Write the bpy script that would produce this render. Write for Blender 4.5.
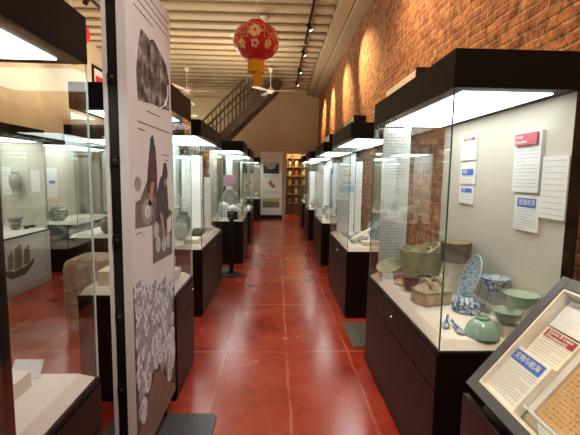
import bpy, bmesh, math, random
from mathutils import Vector, Matrix
random.seed(7)
for o in list(bpy.data.objects): bpy.data.objects.remove(o)
SC = bpy.context.scene
COL = SC.collection
PI = math.pi

# ------------------------------------------------------------------ camera
F_PX, PITCH, YAW, ROLL = 393.08, 0.10811, 0.03535, 0.01596
fw = Vector((math.sin(YAW)*math.cos(PITCH), math.cos(YAW)*math.cos(PITCH), -math.sin(PITCH)))
r0 = Vector((math.cos(YAW), -math.sin(YAW), 0)); u0 = r0.cross(fw)
rr = r0*math.cos(ROLL)+u0*math.sin(ROLL); uu = u0*math.cos(ROLL)-r0*math.sin(ROLL)
cd = bpy.data.cameras.new('camera'); cam = bpy.data.objects.new('camera', cd); COL.objects.link(cam)
cd.sensor_width = 36; cd.lens = F_PX/580*36; cd.clip_start = 0.05; cd.clip_end = 100
cam.matrix_world = Matrix(((rr.x, uu.x, -fw.x, 0), (rr.y, uu.y, -fw.y, 0), (rr.z, uu.z, -fw.z, 1.6), (0, 0, 0, 1)))
SC.camera = cam

# ------------------------------------------------------------------ world, lamps, exposure
W = bpy.data.worlds.new('world'); SC.world = W; W.use_nodes = True
W.node_tree.nodes['Background'].inputs[0].default_value = (1.0, 0.72, 0.45, 1)
W.node_tree.nodes['Background'].inputs[1].default_value = 0.05
vs = SC.view_settings
vs.view_transform = 'Standard'; vs.look = 'None'; vs.gamma = 1; vs.use_curve_mapping = False
vs.exposure = 0.0
SC.cycles.transparent_max_bounces = 40
SC.cycles.max_bounces = 10
SC.cycles.sample_clamp_indirect = 6
PANEL_E = 6.0           # brightness of the case light panels

def lamp(name, kind, loc, power, color, target=None, size=0.1, spot=None, blend=0.5, size_y=None):
    l = bpy.data.lights.new(name, kind); l.energy = power; l.color = color
    if kind == 'AREA':
        l.size = size
        if size_y: l.shape = 'RECTANGLE'; l.size_y = size_y
    else: l.shadow_soft_size = size
    if spot: l.spot_size = math.radians(spot); l.spot_blend = blend
    o = bpy.data.objects.new(name, l); COL.objects.link(o); o.location = loc
    if target is not None:
        o.rotation_euler = (Vector(target)-Vector(loc)).to_track_quat('-Z', 'Y').to_euler()
    return o
WARM = (1.0, 0.66, 0.32)
WARMW = (1.0, 0.83, 0.63)
# added warm fills without fixtures, facing up; ceiling bounce gives the ambient light
for i, (x, y, z, p) in enumerate(((-1.0, 10.0, 2.4, 26), (-1.05, .9, 2.6, 62), (-1.15, 5.1, 2.6, 58), (-3.6, 5.0, 2.6, 48), (-.9, 9.6, 2.6, 65), (-3.5, 9.3, 2.6, 50), (.3, -1.8, 2.4, 80))):
    o = lamp('ambient_fill', 'AREA', (x, y, z), p, WARMW, (x, y, 9), 0.5)
# wash on the far-left wall
for y in (4.2, 7.2):
    lamp('wall_wash_lamp', 'SPOT', (-3.15, y, 4.36), 190, (1.0, 0.74, 0.48), (-4.4, y, 2.4), 0.08, 80, 0.8)
# track spots grazing the brick wall
TRACK_SPOTS = [(0.585, 7.8), (0.585, 9.4), (0.585, 10.95), (0.585, 12.45)]
for (x, y), ty, pw_ in zip(TRACK_SPOTS, (6.9, 8.8, 10.9, 12.8), (620, 600, 580, 560)):
    lamp('track_lamp', 'SPOT', (x+.10, y-.05, 4.25), pw_, (1.0, 0.64, 0.27), (1.5, ty, 3.45), 0.02, 56, 1.0)
for y in (0.9, 2.6, 4.2):
    lamp('track_lamp', 'SPOT', (0.72, y, 4.22), 235, (1.0, 0.66, 0.34), (1.5, y+.2, 2.9), 0.04, 110, 1.0)
lamp('batten_glow', 'POINT', (-2.8, 13.3, 3.2), 30, (1.0, 0.86, 0.55), size=0.1)
# spots over the reading desk and the printed panel
lamp('track_lamp', 'SPOT', (0.70, 0.4, 4.24), 230, (1.0, 0.96, 0.9), (1.0, 1.1, 1.0), 0.12, 40, 0.9)
lamp('track_lamp', 'SPOT', (0.5, 0.9, 4.24), 260, (0.96, 0.96, 1.0), (-0.65, 2.1, 1.5), 0.12, 45, 0.9)

# ------------------------------------------------------------------ materials
MATS = {}
def nmat(name):
    m = bpy.data.materials.new(name); m.use_nodes = True; MATS[name] = m
    nt = m.node_tree; return m, nt, nt.nodes['Principled BSDF']
def N(nt, t, **kw):
    n = nt.nodes.new(t)
    for k, v in kw.items():
        if k.startswith('i_'): n.inputs[k[2:].replace('_', ' ')].default_value = v
        else: setattr(n, k, v)
    return n
def ramp(nt, stops, interp='LINEAR'):
    r = nt.nodes.new('ShaderNodeValToRGB'); cr = r.color_ramp; cr.interpolation = interp
    while len(cr.elements) < len(stops): cr.elements.new(0.5)
    for e, (p, c) in zip(cr.elements, stops):
        e.position = p; e.color = (*c, 1) if len(c) == 3 else c
    return r
def M(name, col, rough=0.5, metal=0.0, var=0.12, scale=30.0, bump=0.0, spec=0.5, coat=0.0, dark=None):
    if name in MATS: return MATS[name]
    m, nt, b = nmat(name)
    tc = N(nt, 'ShaderNodeTexCoord'); no = N(nt, 'ShaderNodeTexNoise', i_Scale=scale, i_Detail=4.0)
    nt.links.new(tc.outputs['Object'], no.inputs['Vector'])
    c2 = dark if dark else tuple(c*(1-var) for c in col); c1 = tuple(min(1, c*(1+var)) for c in col) if not dark else col
    r = ramp(nt, [(0.3, c2), (0.7, c1)]); nt.links.new(no.outputs['Fac'], r.inputs['Fac'])
    nt.links.new(r.outputs['Color'], b.inputs['Base Color'])
    b.inputs['Roughness'].default_value = rough; b.inputs['Metallic'].default_value = metal
    b.inputs['Specular IOR Level'].default_value = spec; b.inputs['Coat Weight'].default_value = coat
    if bump:
        bp = N(nt, 'ShaderNodeBump', i_Strength=bump, i_Distance=0.01)
        nt.links.new(no.outputs['Fac'], bp.inputs['Height']); nt.links.new(bp.outputs['Normal'], b.inputs['Normal'])
    return m
def emit(name, col, s):
    m = bpy.data.materials.new(name); m.use_nodes = True; MATS[name] = m; nt = m.node_tree
    nt.nodes.remove(nt.nodes['Principled BSDF'])
    e = N(nt, 'ShaderNodeEmission'); e.inputs[0].default_value = (*col, 1); e.inputs[1].default_value = s
    nt.links.new(e.outputs[0], nt.nodes['Material Output'].inputs[0]); return m
def glass_mat(name, tint, refl=1.0):
    m = bpy.data.materials.new(name); m.use_nodes = True; MATS[name] = m; nt = m.node_tree
    nt.nodes.remove(nt.nodes['Principled BSDF'])
    tr = N(nt, 'ShaderNodeBsdfTransparent'); tr.inputs[0].default_value = (*tint, 1)
    gl = N(nt, 'ShaderNodeBsdfGlossy'); gl.inputs['Roughness'].default_value = 0.0; gl.inputs[0].default_value = (.95, 1, .98, 1)
    lw = N(nt, 'ShaderNodeLayerWeight'); lw.inputs['Blend'].default_value = 0.5
    pw = N(nt, 'ShaderNodeMath', operation='POWER'); pw.inputs[1].default_value = 4.0
    nt.links.new(lw.outputs['Facing'], pw.inputs[0])
    ma = N(nt, 'ShaderNodeMath', operation='MULTIPLY_ADD'); ma.inputs[1].default_value = 0.6*refl; ma.inputs[2].default_value = 0.035*refl
    nt.links.new(pw.outputs[0], ma.inputs[0])
    mx = N(nt, 'ShaderNodeMixShader'); nt.links.new(ma.outputs[0], mx.inputs[0])
    nt.links.new(tr.outputs[0], mx.inputs[1]); nt.links.new(gl.outputs[0], mx.inputs[2])
    nt.links.new(mx.outputs[0], nt.nodes['Material Output'].inputs[0]); return m

def floor_mat():
    m, nt, b = nmat('red_cement'); L = nt.links.new
    tc = N(nt, 'ShaderNodeTexCoord')
    n1 = N(nt, 'ShaderNodeTexNoise', i_Scale=2.1, i_Detail=10.0, i_Roughness=0.72); L(tc.outputs['Object'], n1.inputs['Vector'])
    r1 = ramp(nt, [(0.30, (0.185, 0.017, 0.009)), (0.46, (0.33, 0.033, 0.015)), (0.60, (0.38, 0.050, 0.024)), (0.78, (0.52, 0.125, 0.065))]); L(n1.outputs['Fac'], r1.inputs['Fac'])
    # pale wear flecks
    n2 = N(nt, 'ShaderNodeTexNoise', i_Scale=38.0, i_Detail=6.0, i_Roughness=0.7); L(tc.outputs['Object'], n2.inputs['Vector'])
    r2 = ramp(nt, [(0.60, (0, 0, 0)), (0.68, (1, 1, 1))]); L(n2.outputs['Fac'], r2.inputs['Fac'])
    mx = N(nt, 'ShaderNodeMixRGB'); mx.inputs['Color2'].default_value = (0.50, 0.22, 0.13, 1)
    ml = N(nt, 'ShaderNodeMath', operation='MULTIPLY'); ml.inputs[1].default_value = 0.55
    L(r2.outputs['Color'], ml.inputs[0]); L(ml.outputs[0], mx.inputs['Fac']); L(r1.outputs['Color'], mx.inputs['Color1'])
    # worn joint lines, wobbling
    n3 = N(nt, 'ShaderNodeTexNoise', i_Scale=2.2, i_Detail=4.0); L(tc.outputs['Object'], n3.inputs['Vector'])
    sx = N(nt, 'ShaderNodeSeparateXYZ'); L(tc.outputs['Object'], sx.inputs[0])
    def line(sock, off, period, width, amp):
        a = N(nt, 'ShaderNodeMath', operation='MULTIPLY_ADD'); a.inputs[1].default_value = amp; L(n3.outputs['Fac'], a.inputs[0]); L(sock, a.inputs[2])
        s = N(nt, 'ShaderNodeMath', operation='SUBTRACT'); s.inputs[1].default_value = off+amp/2; L(a.outputs[0], s.inputs[0])
        p = N(nt, 'ShaderNodeMath', operation='PINGPONG'); p.inputs[1].default_value = period/2; L(s.outputs[0], p.inputs[0])
        r = ramp(nt, [(0.0, (1, 1, 1)), (width, (0, 0, 0))]); L(p.outputs[0], r.inputs['Fac']); return r.outputs['Color']
    la = line(sx.outputs['X'], 0.11, 0.55, 0.016, 0.05); lb = line(sx.outputs['Y'], 0.82, 1.30, 0.022, 0.08)
    mxl = N(nt, 'ShaderNodeMath', operation='MAXIMUM'); L(la, mxl.inputs[0]); L(lb, mxl.inputs[1])
    n4 = N(nt, 'ShaderNodeTexNoise', i_Scale=1.6, i_Detail=8.0, i_Roughness=0.7); L(tc.outputs['Object'], n4.inputs['Vector'])
    r4 = ramp(nt, [(0.40, (0.06, 0.06, 0.06)), (0.64, (0.80, 0.80, 0.80))]); L(n4.outputs['Fac'], r4.inputs['Fac'])
    mm = N(nt, 'ShaderNodeMath', operation='MULTIPLY'); L(mxl.outputs[0], mm.inputs[0]); L(r4.outputs['Color'], mm.inputs[1])
    mx2 = N(nt, 'ShaderNodeMixRGB'); mx2.inputs['Color2'].default_value = (0.58, 0.27, 0.15, 1)
    L(mm.outputs[0], mx2.inputs['Fac']); L(mx.outputs['Color'], mx2.inputs['Color1']); L(mx2.outputs['Color'], b.inputs['Base Color'])
    rr_ = ramp(nt, [(0.3, (0.12,)*3), (0.7, (0.30,)*3)]); L(n1.outputs['Fac'], rr_.inputs['Fac']); L(rr_.outputs['Color'], b.inputs['Roughness'])
    bp = N(nt, 'ShaderNodeBump', i_Strength=0.12, i_Distance=0.02); L(n1.outputs['Fac'], bp.inputs['Height']); L(bp.outputs['Normal'], b.inputs['Normal'])
    b.inputs['Specular IOR Level'].default_value = 0.75
    return m
def brick_mat():
    m, nt, b = nmat('old_brick'); L = nt.links.new
    tc = N(nt, 'ShaderNodeTexCoord'); sx = N(nt, 'ShaderNodeSeparateXYZ'); L(tc.outputs['Object'], sx.inputs[0])
    cb = N(nt, 'ShaderNodeCombineXYZ'); L(sx.outputs['Y'], cb.inputs['X']); L(sx.outputs['Z'], cb.inputs['Y'])
    nd = N(nt, 'ShaderNodeTexNoise', i_Scale=5.0, i_Detail=3.0); L(tc.outputs['Object'], nd.inputs['Vector'])
    mxv = N(nt, 'ShaderNodeMixRGB', blend_type='ADD'); mxv.inputs['Fac'].default_value = 0.05; L(cb.outputs[0], mxv.inputs['Color1']); L(nd.outputs['Color'], mxv.inputs['Color2'])
    br = N(nt, 'ShaderNodeTexBrick'); L(mxv.outputs['Color'], br.inputs['Vector'])
    br.inputs['Color1'].default_value = (0.47, 0.22, 0.095, 1); br.inputs['Color2'].default_value = (0.28, 0.10, 0.05, 1)
    br.inputs['Mortar'].default_value = (0.40, 0.25, 0.16, 1); br.inputs['Scale'].default_value = 1.0
    br.inputs['Mortar Size'].default_value = 0.011; br.inputs['Mortar Smooth'].default_value = 0.5
    br.inputs['Brick Width'].default_value = 0.19; br.inputs['Row Height'].default_value = 0.066
    n = N(nt, 'ShaderNodeTexNoise', i_Scale=15.0, i_Detail=9.0, i_Roughness=0.75); L(tc.outputs['Object'], n.inputs['Vector'])
    r = ramp(nt, [(0.33, (0.14, 0.125, 0.12)), (0.5, (0.90, 0.86, 0.84)), (0.68, (1.85, 1.8, 1.75))]); L(n.outputs['Fac'], r.inputs['Fac'])
    mu = N(nt, 'ShaderNodeMixRGB', blend_type='MULTIPLY'); mu.inputs['Fac'].default_value = 1; L(br.outputs['Color'], mu.inputs['Color1']); L(r.outputs['Color'], mu.inputs['Color2'])
    L(mu.outputs['Color'], b.inputs['Base Color']); b.inputs['Roughness'].default_value = 0.9
    h = N(nt, 'ShaderNodeMath', operation='MULTIPLY_ADD'); h.inputs[1].default_value = -1.0; L(br.outputs['Fac'], h.inputs[0]); L(n.outputs['Fac'], h.inputs[2])
    bp = N(nt, 'ShaderNodeBump', i_Strength=1.0, i_Distance=0.03); L(h.outputs[0], bp.inputs['Height']); L(bp.outputs['Normal'], b.inputs['Normal'])
    return m
def pattern_mat(name, base, ink, scale, kind='voronoi', lo=0.40, hi=0.46, rough=0.15):
    m, nt, b = nmat(name); L = nt.links.new
    tc = N(nt, 'ShaderNodeTexCoord')
    if kind == 'voronoi':
        v = N(nt, 'ShaderNodeTexVoronoi', i_Scale=scale, feature='F1'); L(tc.outputs['Object'], v.inputs['Vector'])
        w = N(nt, 'ShaderNodeMath', operation='PINGPONG'); w.inputs[1].default_value = 0.22; L(v.outputs['Distance'], w.inputs[0])
        r = ramp(nt, [(lo*0.22, ink), (hi*0.22, base)]); L(w.outputs[0], r.inputs['Fac'])
    else:
        v = N(nt, 'ShaderNodeTexNoise', i_Scale=scale, i_Detail=3.0, i_Distortion=1.5); L(tc.outputs['Object'], v.inputs['Vector'])
        r = ramp(nt, [(lo, ink), (hi, base)]); L(v.outputs['Fac'], r.inputs['Fac'])
    L(r.outputs['Color'], b.inputs['Base Color']); b.inputs['Roughness'].default_value = rough
    return m
def jar_photo_mat():
    m, nt, b = nmat('printed_jars'); L = nt.links.new
    tc = N(nt, 'ShaderNodeTexCoord')
    mp = N(nt, 'ShaderNodeMapping'); mp.inputs['Scale'].default_value = (1, 1, 0.6); L(tc.outputs['Object'], mp.inputs['Vector'])
    v = N(nt, 'ShaderNodeTexVoronoi', i_Scale=17.0); L(mp.outputs[0], v.inputs['Vector'])
    r = ramp(nt, [(0.0, (0.75, 0.76, 0.8)), (0.4, (0.5, 0.5, 0.53)), (0.62, (0.10, 0.085, 0.08)), (1, (0.04, 0.03, 0.03))]); L(v.outputs['Distance'], r.inputs['Fac'])
    n = N(nt, 'ShaderNodeTexNoise', i_Scale=50.0, i_Detail=2.0); L(tc.outputs['Object'], n.inputs['Vector'])
    r2 = ramp(nt, [(0.38, (0.28, 0.32, 0.45)), (0.5, (1, 1, 1))]); L(n.outputs['Fac'], r2.inputs['Fac'])
    mu = N(nt, 'ShaderNodeMixRGB', blend_type='MULTIPLY'); mu.inputs['Fac'].default_value = 0.8; L(r.outputs['Color'], mu.inputs['Color1']); L(r2.outputs['Color'], mu.inputs['Color2'])
    L(mu.outputs['Color'], b.inputs['Base Color']); b.inputs['Roughness'].default_value = 0.5
    return m
def rock_photo_mat():
    m, nt, b = nmat('printed_rock'); L = nt.links.new
    tc = N(nt, 'ShaderNodeTexCoord')
    v = N(nt, 'ShaderNodeTexVoronoi', i_Scale=14.0, feature='SMOOTH_F1'); n = N(nt, 'ShaderNodeTexNoise', i_Scale=28.0, i_Detail=6.0)
    L(tc.outputs['Object'], v.inputs['Vector']); L(tc.outputs['Object'], n.inputs['Vector'])
    ad = N(nt, 'ShaderNodeMath', operation='MULTIPLY'); L(v.outputs['Distance'], ad.inputs[0]); L(n.outputs['Fac'], ad.inputs[1])
    r = ramp(nt, [(0.12, (0.025, 0.025, 0.03)), (0.24, (0.13, 0.125, 0.12)), (0.42, (0.46, 0.44, 0.40))]); L(ad.outputs[0], r.inputs['Fac'])
    L(r.outputs['Color'], b.inputs['Base Color']); b.inputs['Roughness'].default_value = 0.5
    return m
floor_mat(); brick_mat(); jar_photo_mat(); rock_photo_mat()
PLASTER = M('plaster', (0.56, 0.45, 0.30), 0.85, var=0.06, scale=3)
PLASTER_W = M('plaster_warm', (0.68, 0.56, 0.40), 0.85, var=0.05, scale=3)
CEIL = M('ceiling_paint', (0.40, 0.325, 0.215), 0.7, var=0.05, scale=6)
DARK = M('dark_case_paint', (0.0085, 0.0035, 0.003), 0.42, var=0.1, scale=40, spec=0.25)
CAPM = M('cap_paint', (0.0045, 0.0048, 0.006), 0.5, var=0.1, scale=40, spec=0.15)
BLACK = M('black_paint', (0.006, 0.006, 0.007), 0.45, var=0.1, spec=0.3)
GREYM = M('grey_metal', (0.10, 0.10, 0.105), 0.4, metal=0.3, var=0.08)
STEEL = M('steel', (0.7, 0.7, 0.68), 0.25, metal=1.0, var=0.05)
CREAM = M('cream_plinth', (0.76, 0.68, 0.59), 0.75, var=0.06, scale=120, bump=0.05)
FABRIC = M('beige_fabric', (0.60, 0.545, 0.465), 0.9, var=0.05, scale=200, bump=0.08)
PALE = M('pale_panel', (0.74, 0.79, 0.77), 0.8, var=0.04, scale=40)
WHITE = M('white_paint', (0.78, 0.77, 0.74), 0.55, var=0.03)
PAPER = M('paper', (0.80, 0.79, 0.76), 0.8, var=0.02)
CREAMP = M('cream_paper', (0.78, 0.74, 0.63), 0.8, var=0.03)
INK = M('grey_ink', (0.50, 0.50, 0.50), 0.8, var=0.05)
INKD = M('dark_ink', (0.06, 0.06, 0.065), 0.8, var=0.05)
BLUEH = M('blue_print', (0.045, 0.16, 0.55), 0.6, var=0.04)
REDH = M('maroon_print', (0.33, 0.025, 0.05), 0.6, var=0.05)
ROSEH = M('rose_print', (0.52, 0.10, 0.14), 0.6, var=0.05)
TEAL = M('glass_edge_teal', (0.015, 0.16, 0.14), 0.2, var=0.1, spec=0.8)
PALEEDGE = M('glass_edge_pale', (0.50, 0.62, 0.60), 0.2, var=0.05, spec=0.8)
GLASS = glass_mat('case_glass', (0.985, 1.0, 0.993))
ACRYL = glass_mat('acrylic', (0.93, 0.95, 0.94), 1.4)
CELA = M('celadon', (0.29, 0.43, 0.35), 0.16, var=0.07, scale=18, coat=0.4)
CELD = M('celadon_olive', (0.40, 0.40, 0.25), 0.3, var=0.22, scale=14, bump=0.1)
OLIVE = M('olive_rim', (0.50, 0.44, 0.26), 0.5, var=0.2, scale=20, bump=0.15)
BROWNP = M('brown_ware', (0.12, 0.075, 0.045), 0.4, var=0.25, scale=16)
DARKP = M('dark_ware', (0.075, 0.045, 0.035), 0.35, var=0.25, scale=30)
STONE = M('carved_stone', (0.64, 0.58, 0.49), 0.9, scale=22, bump=0.6, dark=(0.36, 0.29, 0.21))
TAN = M('tan_ware', (0.60, 0.44, 0.25), 0.7, var=0.15, scale=30, bump=0.2)
BW = pattern_mat('blue_white', (0.58, 0.65, 0.70), (0.05, 0.11, 0.27), 46, 'noise', 0.46, 0.56)
BWP = pattern_mat('blue_white_plate', (0.50, 0.57, 0.62), (0.13, 0.20, 0.33), 30, 'voronoi', 0.25, 0.75)
BWL = pattern_mat('pale_blue_white', (0.66, 0.72, 0.74), (0.22, 0.34, 0.48), 30, 'noise', 0.40, 0.50)
WHITEP = M('white_porcelain', (0.70, 0.72, 0.69), 0.15, var=0.06, scale=20, coat=0.4)
GREYP = M('grey_ware', (0.30, 0.29, 0.26), 0.6, var=0.25, scale=24, bump=0.2)
WOODD = M('dark_stair_wood', (0.055, 0.036, 0.023), 0.45, var=0.2, scale=14)
LANTR = M('lantern_silk', (0.62, 0.012, 0.018), 0.45, var=0.12, scale=16)
GOLD = M('lantern_gold', (0.92, 0.70, 0.36), 0.4, metal=0.0, var=0.15)
YELL = M('tassel_yellow', (0.95, 0.52, 0.02), 0.7, var=0.2, scale=90, bump=0.4)
FANW = M('fan_white', (0.72, 0.66, 0.54), 0.45, var=0.04)
BOARD = M('panel_board', (0.72, 0.69, 0.665), 0.6, var=0.025, scale=5)
EDGE = M('panel_edge', (0.72, 0.69, 0.64), 0.5, var=0.03)
MANU = M('manuscript_paper', (0.56, 0.36, 0.18), 0.85, var=0.14, scale=12)
RUST = M('sepia_ink', (0.20, 0.10, 0.04), 0.85, var=0.1)
MATG = M('grey_mat', (0.085, 0.095, 0.085), 0.7, var=0.15, scale=60, bump=0.2)
PURP = M('rose_cloth', (0.42, 0.22, 0.27), 0.8, var=0.1)
REDP = M('red_plastic', (0.6, 0.02, 0.03), 0.5, var=0.05)
SKIN = M('printed_skin', (0.42, 0.25, 0.17), 0.7, var=0.1)
LIGHTP = emit('case_light', (0.93, 1.0, 0.98), PANEL_E)
SHELFL = emit('shelf_light', (1.0, 0.72, 0.38), 3.0)
WINL = emit('window_light', (0.75, 0.8, 0.45), 1.0)

# ------------------------------------------------------------------ mesh helpers
def wloc(o):
    v = Vector((0, 0, 0))
    while o is not None: v += o.location; o = o.parent
    return v
class MB:
    def __init__(s): s.bm = bmesh.new()
    def _add(s, verts, faces):
        vs_ = [s.bm.verts.new(v) for v in verts]
        for f in faces:
            try: s.bm.faces.new([vs_[i] for i in f])
            except ValueError: pass
        return s
    def box(s, x0, x1, y0, y1, z0, z1, m=None):
        v = [Vector(p) for p in ((x0,y0,z0),(x1,y0,z0),(x1,y1,z0),(x0,y1,z0),(x0,y0,z1),(x1,y0,z1),(x1,y1,z1),(x0,y1,z1))]
        if m: v = [m@p for p in v]
        return s._add(v, [(0,3,2,1),(4,5,6,7),(0,1,5,4),(1,2,6,5),(2,3,7,6),(3,0,4,7)])
    def frustum(s, b, t, z0, z1):   # rectangles (x0,x1,y0,y1)
        v = [(b[0],b[2],z0),(b[1],b[2],z0),(b[1],b[3],z0),(b[0],b[3],z0),(t[0],t[2],z1),(t[1],t[2],z1),(t[1],t[3],z1),(t[0],t[3],z1)]
        return s._add(v, [(0,3,2,1),(4,5,6,7),(0,1,5,4),(1,2,6,5),(2,3,7,6),(3,0,4,7)])
    def poly(s, pts, n):            # closed outline extruded by vector n
        n = Vector(n); a = [Vector(p) for p in pts]; k = len(a)
        v = a+[p+n for p in a]
        f = [tuple(range(k-1, -1, -1)), tuple(range(k, 2*k))]+[(i, (i+1) % k, k+(i+1) % k, k+i) for i in range(k)]
        return s._add(v, f)
    def lathe(s, prof, c=(0,0,0), seg=28, m=None, sq=1.0):
        c = Vector(c); v = []; f = []
        idx = []
        for r, z in prof:
            if r < 1e-5:
                idx.append([len(v)]); v.append(Vector((0, 0, z)))
            else:
                idx.append([len(v)+i for i in range(seg)])
                v += [Vector((r*math.cos(2*PI*i/seg), sq*r*math.sin(2*PI*i/seg), z)) for i in range(seg)]
        for a, b in zip(idx, idx[1:]):
            for i in range(seg):
                j = (i+1) % seg
                if len(a) == 1 and len(b) == 1: continue
                if len(a) == 1: f.append((a[0], b[j], b[i]))
                elif len(b) == 1: f.append((a[i], a[j], b[0]))
                else: f.append((a[i], a[j], b[j], b[i]))
        if m: v = [m@p for p in v]
        return s._add([p+c for p in v], f)
    def tube(s, path, r, seg=8, closed=False):
        P = [Vector(p) for p in path]; n = len(P); v = []; f = []
        R = r if isinstance(r, (list, tuple)) else [r]*n
        for i, p in enumerate(P):
            if closed: t = P[(i+1) % n]-P[i-1]
            else: t = P[min(i+1, n-1)]-P[max(i-1, 0)]
            t.normalize(); a = Vector((0, 0, 1)) if abs(t.z) < 0.9 else Vector((1, 0, 0))
            u = t.cross(a).normalized(); w = t.cross(u)
            v += [p+(u*math.cos(2*PI*k/seg)+w*math.sin(2*PI*k/seg))*R[i] for k in range(seg)]
        for i in range(n if closed else n-1):
            j = (i+1) % n
            f += [(i*seg+k, i*seg+(k+1) % seg, j*seg+(k+1) % seg, j*seg+k) for k in range(seg)]
        if not closed: f += [tuple(range(seg-1, -1, -1)), tuple(range((n-1)*seg, n*seg))]
        return s._add(v, f)
    def blob(s, c, rad, seg=20, rings=12, jit=0.0, m=None, e=1.0):
        c = Vector(c); prof = []
        def sp(x): return math.copysign(abs(x)**e, x)
        v = []; f = []
        v.append(Vector((0, 0, -rad[2])))
        for i in range(1, rings):
            a = -PI/2+PI*i/rings
            for k in range(seg):
                b = 2*PI*k/seg; j = 1+random.uniform(-jit, jit)
                v.append(Vector((rad[0]*sp(math.cos(a))*sp(math.cos(b)), rad[1]*sp(math.cos(a))*sp(math.sin(b)), rad[2]*sp(math.sin(a))))*j)
        v.append(Vector((0, 0, rad[2])))
        for k in range(seg): f.append((0, 1+(k+1) % seg, 1+k)); f.append((len(v)-1, len(v)-1-seg+k, len(v)-1-seg+(k+1) % seg))
        for i in range(rings-2):
            for k in range(seg):
                a = 1+i*seg; j = (k+1) % seg
                f.append((a+k, a+j, a+seg+j, a+seg+k))
        if m: v = [m@p for p in v]
        return s._add([p+c for p in v], f)
    def text(s, body, size, m, depth=0.0006, align='CENTER', fit=None):
        c = bpy.data.curves.new('lettering', 'FONT'); c.body = body; c.size = size; c.align_x = align; c.align_y = 'CENTER'; c.extrude = depth; c.resolution_u = 2
        o = bpy.data.objects.new('lettering', c); COL.objects.link(o)
        dg = bpy.context.evaluated_depsgraph_get(); dg.update()
        me = bpy.data.meshes.new_from_object(o.evaluated_get(dg))
        w = max((v.co.x for v in me.vertices), default=1)-min((v.co.x for v in me.vertices), default=0)
        k = min(1.0, fit/w) if fit and w > 0 else 1.0
        me.transform(m @ Matrix.Diagonal((k, k, 1, 1))); s.bm.from_mesh(me)
        bpy.data.objects.remove(o); bpy.data.curves.remove(c); bpy.data.meshes.remove(me)
        return s
    def build(s, name, mat, parent=None, world=True, bevel=0.0, smooth=False, kind=None):
        if parent is not None and world: bmesh.ops.translate(s.bm, verts=s.bm.verts, vec=-wloc(parent))
        bmesh.ops.recalc_face_normals(s.bm, faces=s.bm.faces)
        me = bpy.data.meshes.new(name); s.bm.to_mesh(me); s.bm.free()
        me.materials.append(mat)
        if smooth:
            for p in me.polygons: p.use_smooth = True
            me.set_sharp_from_angle(angle=math.radians(42))
        o = bpy.data.objects.new(name, me); COL.objects.link(o)
        if parent is not None: o.parent = parent
        if bevel:
            b = o.modifiers.new('bevel', 'BEVEL'); b.width = bevel; b.segments = 2; b.limit_method = 'ANGLE'
        if kind: o['kind'] = kind
        return o
def tag(o, label, cat, group=None):
    o['label'] = label; o['category'] = cat
    if group: o['group'] = group
    return o
def thing(name, label, cat, loc=(0,0,0), group=None):
    o = bpy.data.objects.new(name, None); COL.objects.link(o); o.location = loc; o.empty_display_size = 0.1
    return tag(o, label, cat, group)
def solo(name, mb, mat, label, cat, base, group=None, **kw):
    """a thing that is one mesh: shift its origin to its base"""
    bmesh.ops.translate(mb.bm, verts=mb.bm.verts, vec=-Vector(base))
    o = mb.build(name, mat, **kw); o.location = base
    return tag(o, label, cat, group)
def struct(name, mb, mat, parent=None, **kw):
    o = mb.build(name, mat, parent, **kw); o['kind'] = 'structure'; return o

# ------------------------------------------------------------------ the setting
XW, XL, YB, YR, ZC = 1.50, -4.4, 14.5, -3.0, 4.62
struct('floor', MB().box(XL-.1, 2.6, YR, 17.2, -0.1, 0), MATS['red_cement'])
ceil = struct('ceiling', MB().box(XL-.1, XW+.1, YR, YB+.1, ZC, ZC+.1), CEIL)
y = 0.6
while y < YB-0.2:
    j = MB().box(XL, 1.02, y, y+.19, ZC-.07, ZC-.001).build('joist', CEIL, ceil, bevel=0.035); j['kind'] = 'structure'
    y += 0.45
struct('wall_right', MB().box(XW, XW+.12, YR, YB+.1, 0, ZC), MATS['old_brick'])
struct('trim_1', MB().box(1.03, 1.25, YR, YB-.002, ZC-.17, ZC-.001), CEIL, bevel=.01)
struct('trim_2', MB().box(1.265, XW-.001, YR, YB-.002, ZC-.24, ZC-.001), CEIL, bevel=.01)
struct('wall_left', MB().box(XL-.12, XL, YR, YB+.1, 0, ZC), PLASTER_W)
struct('wall_rear', MB().box(XL-.1, XW+.1, YR-.1, YR, 0, ZC), PLASTER)
DX0, DX1, DZ = 0.33, 1.06, 2.36
struct('wall_back', MB().box(XL-.1, DX0, YB, YB+.16, 0, ZC).box(DX1, XW+.1, YB, YB+.16, 0, ZC).box(DX0, DX1, YB, YB+.16, DZ, ZC), PLASTER)
struct('trim_3', MB().box(XL, 1.02, YB-.05, YB-.001, 4.22, 4.30), PLASTER, bevel=.01)
struct('trim_4', MB().box(DX0-.09, DX0, YB-.03, YB+.17, 0, DZ+.08).box(DX1, DX1+.08, YB-.03, YB+.17, 0, DZ+.08).box(DX0, DX1, YB-.03, YB+.17, DZ, DZ+.08), M('door_frame_paint', (.60, .52, .40), .6))
struct('wall_side', MB().box(-0.9, 2.5, 17.0, 17.1, 0, 3.2).box(-1.0, -.9, YB+.17, 17.1, 0, 3.2).box(2.5, 2.6, YB+.17, 17.1, 0, 3.2).box(-1, 2.6, YB+.17, 17.1, 3.2, 3.3), PLASTER_W)

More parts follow.
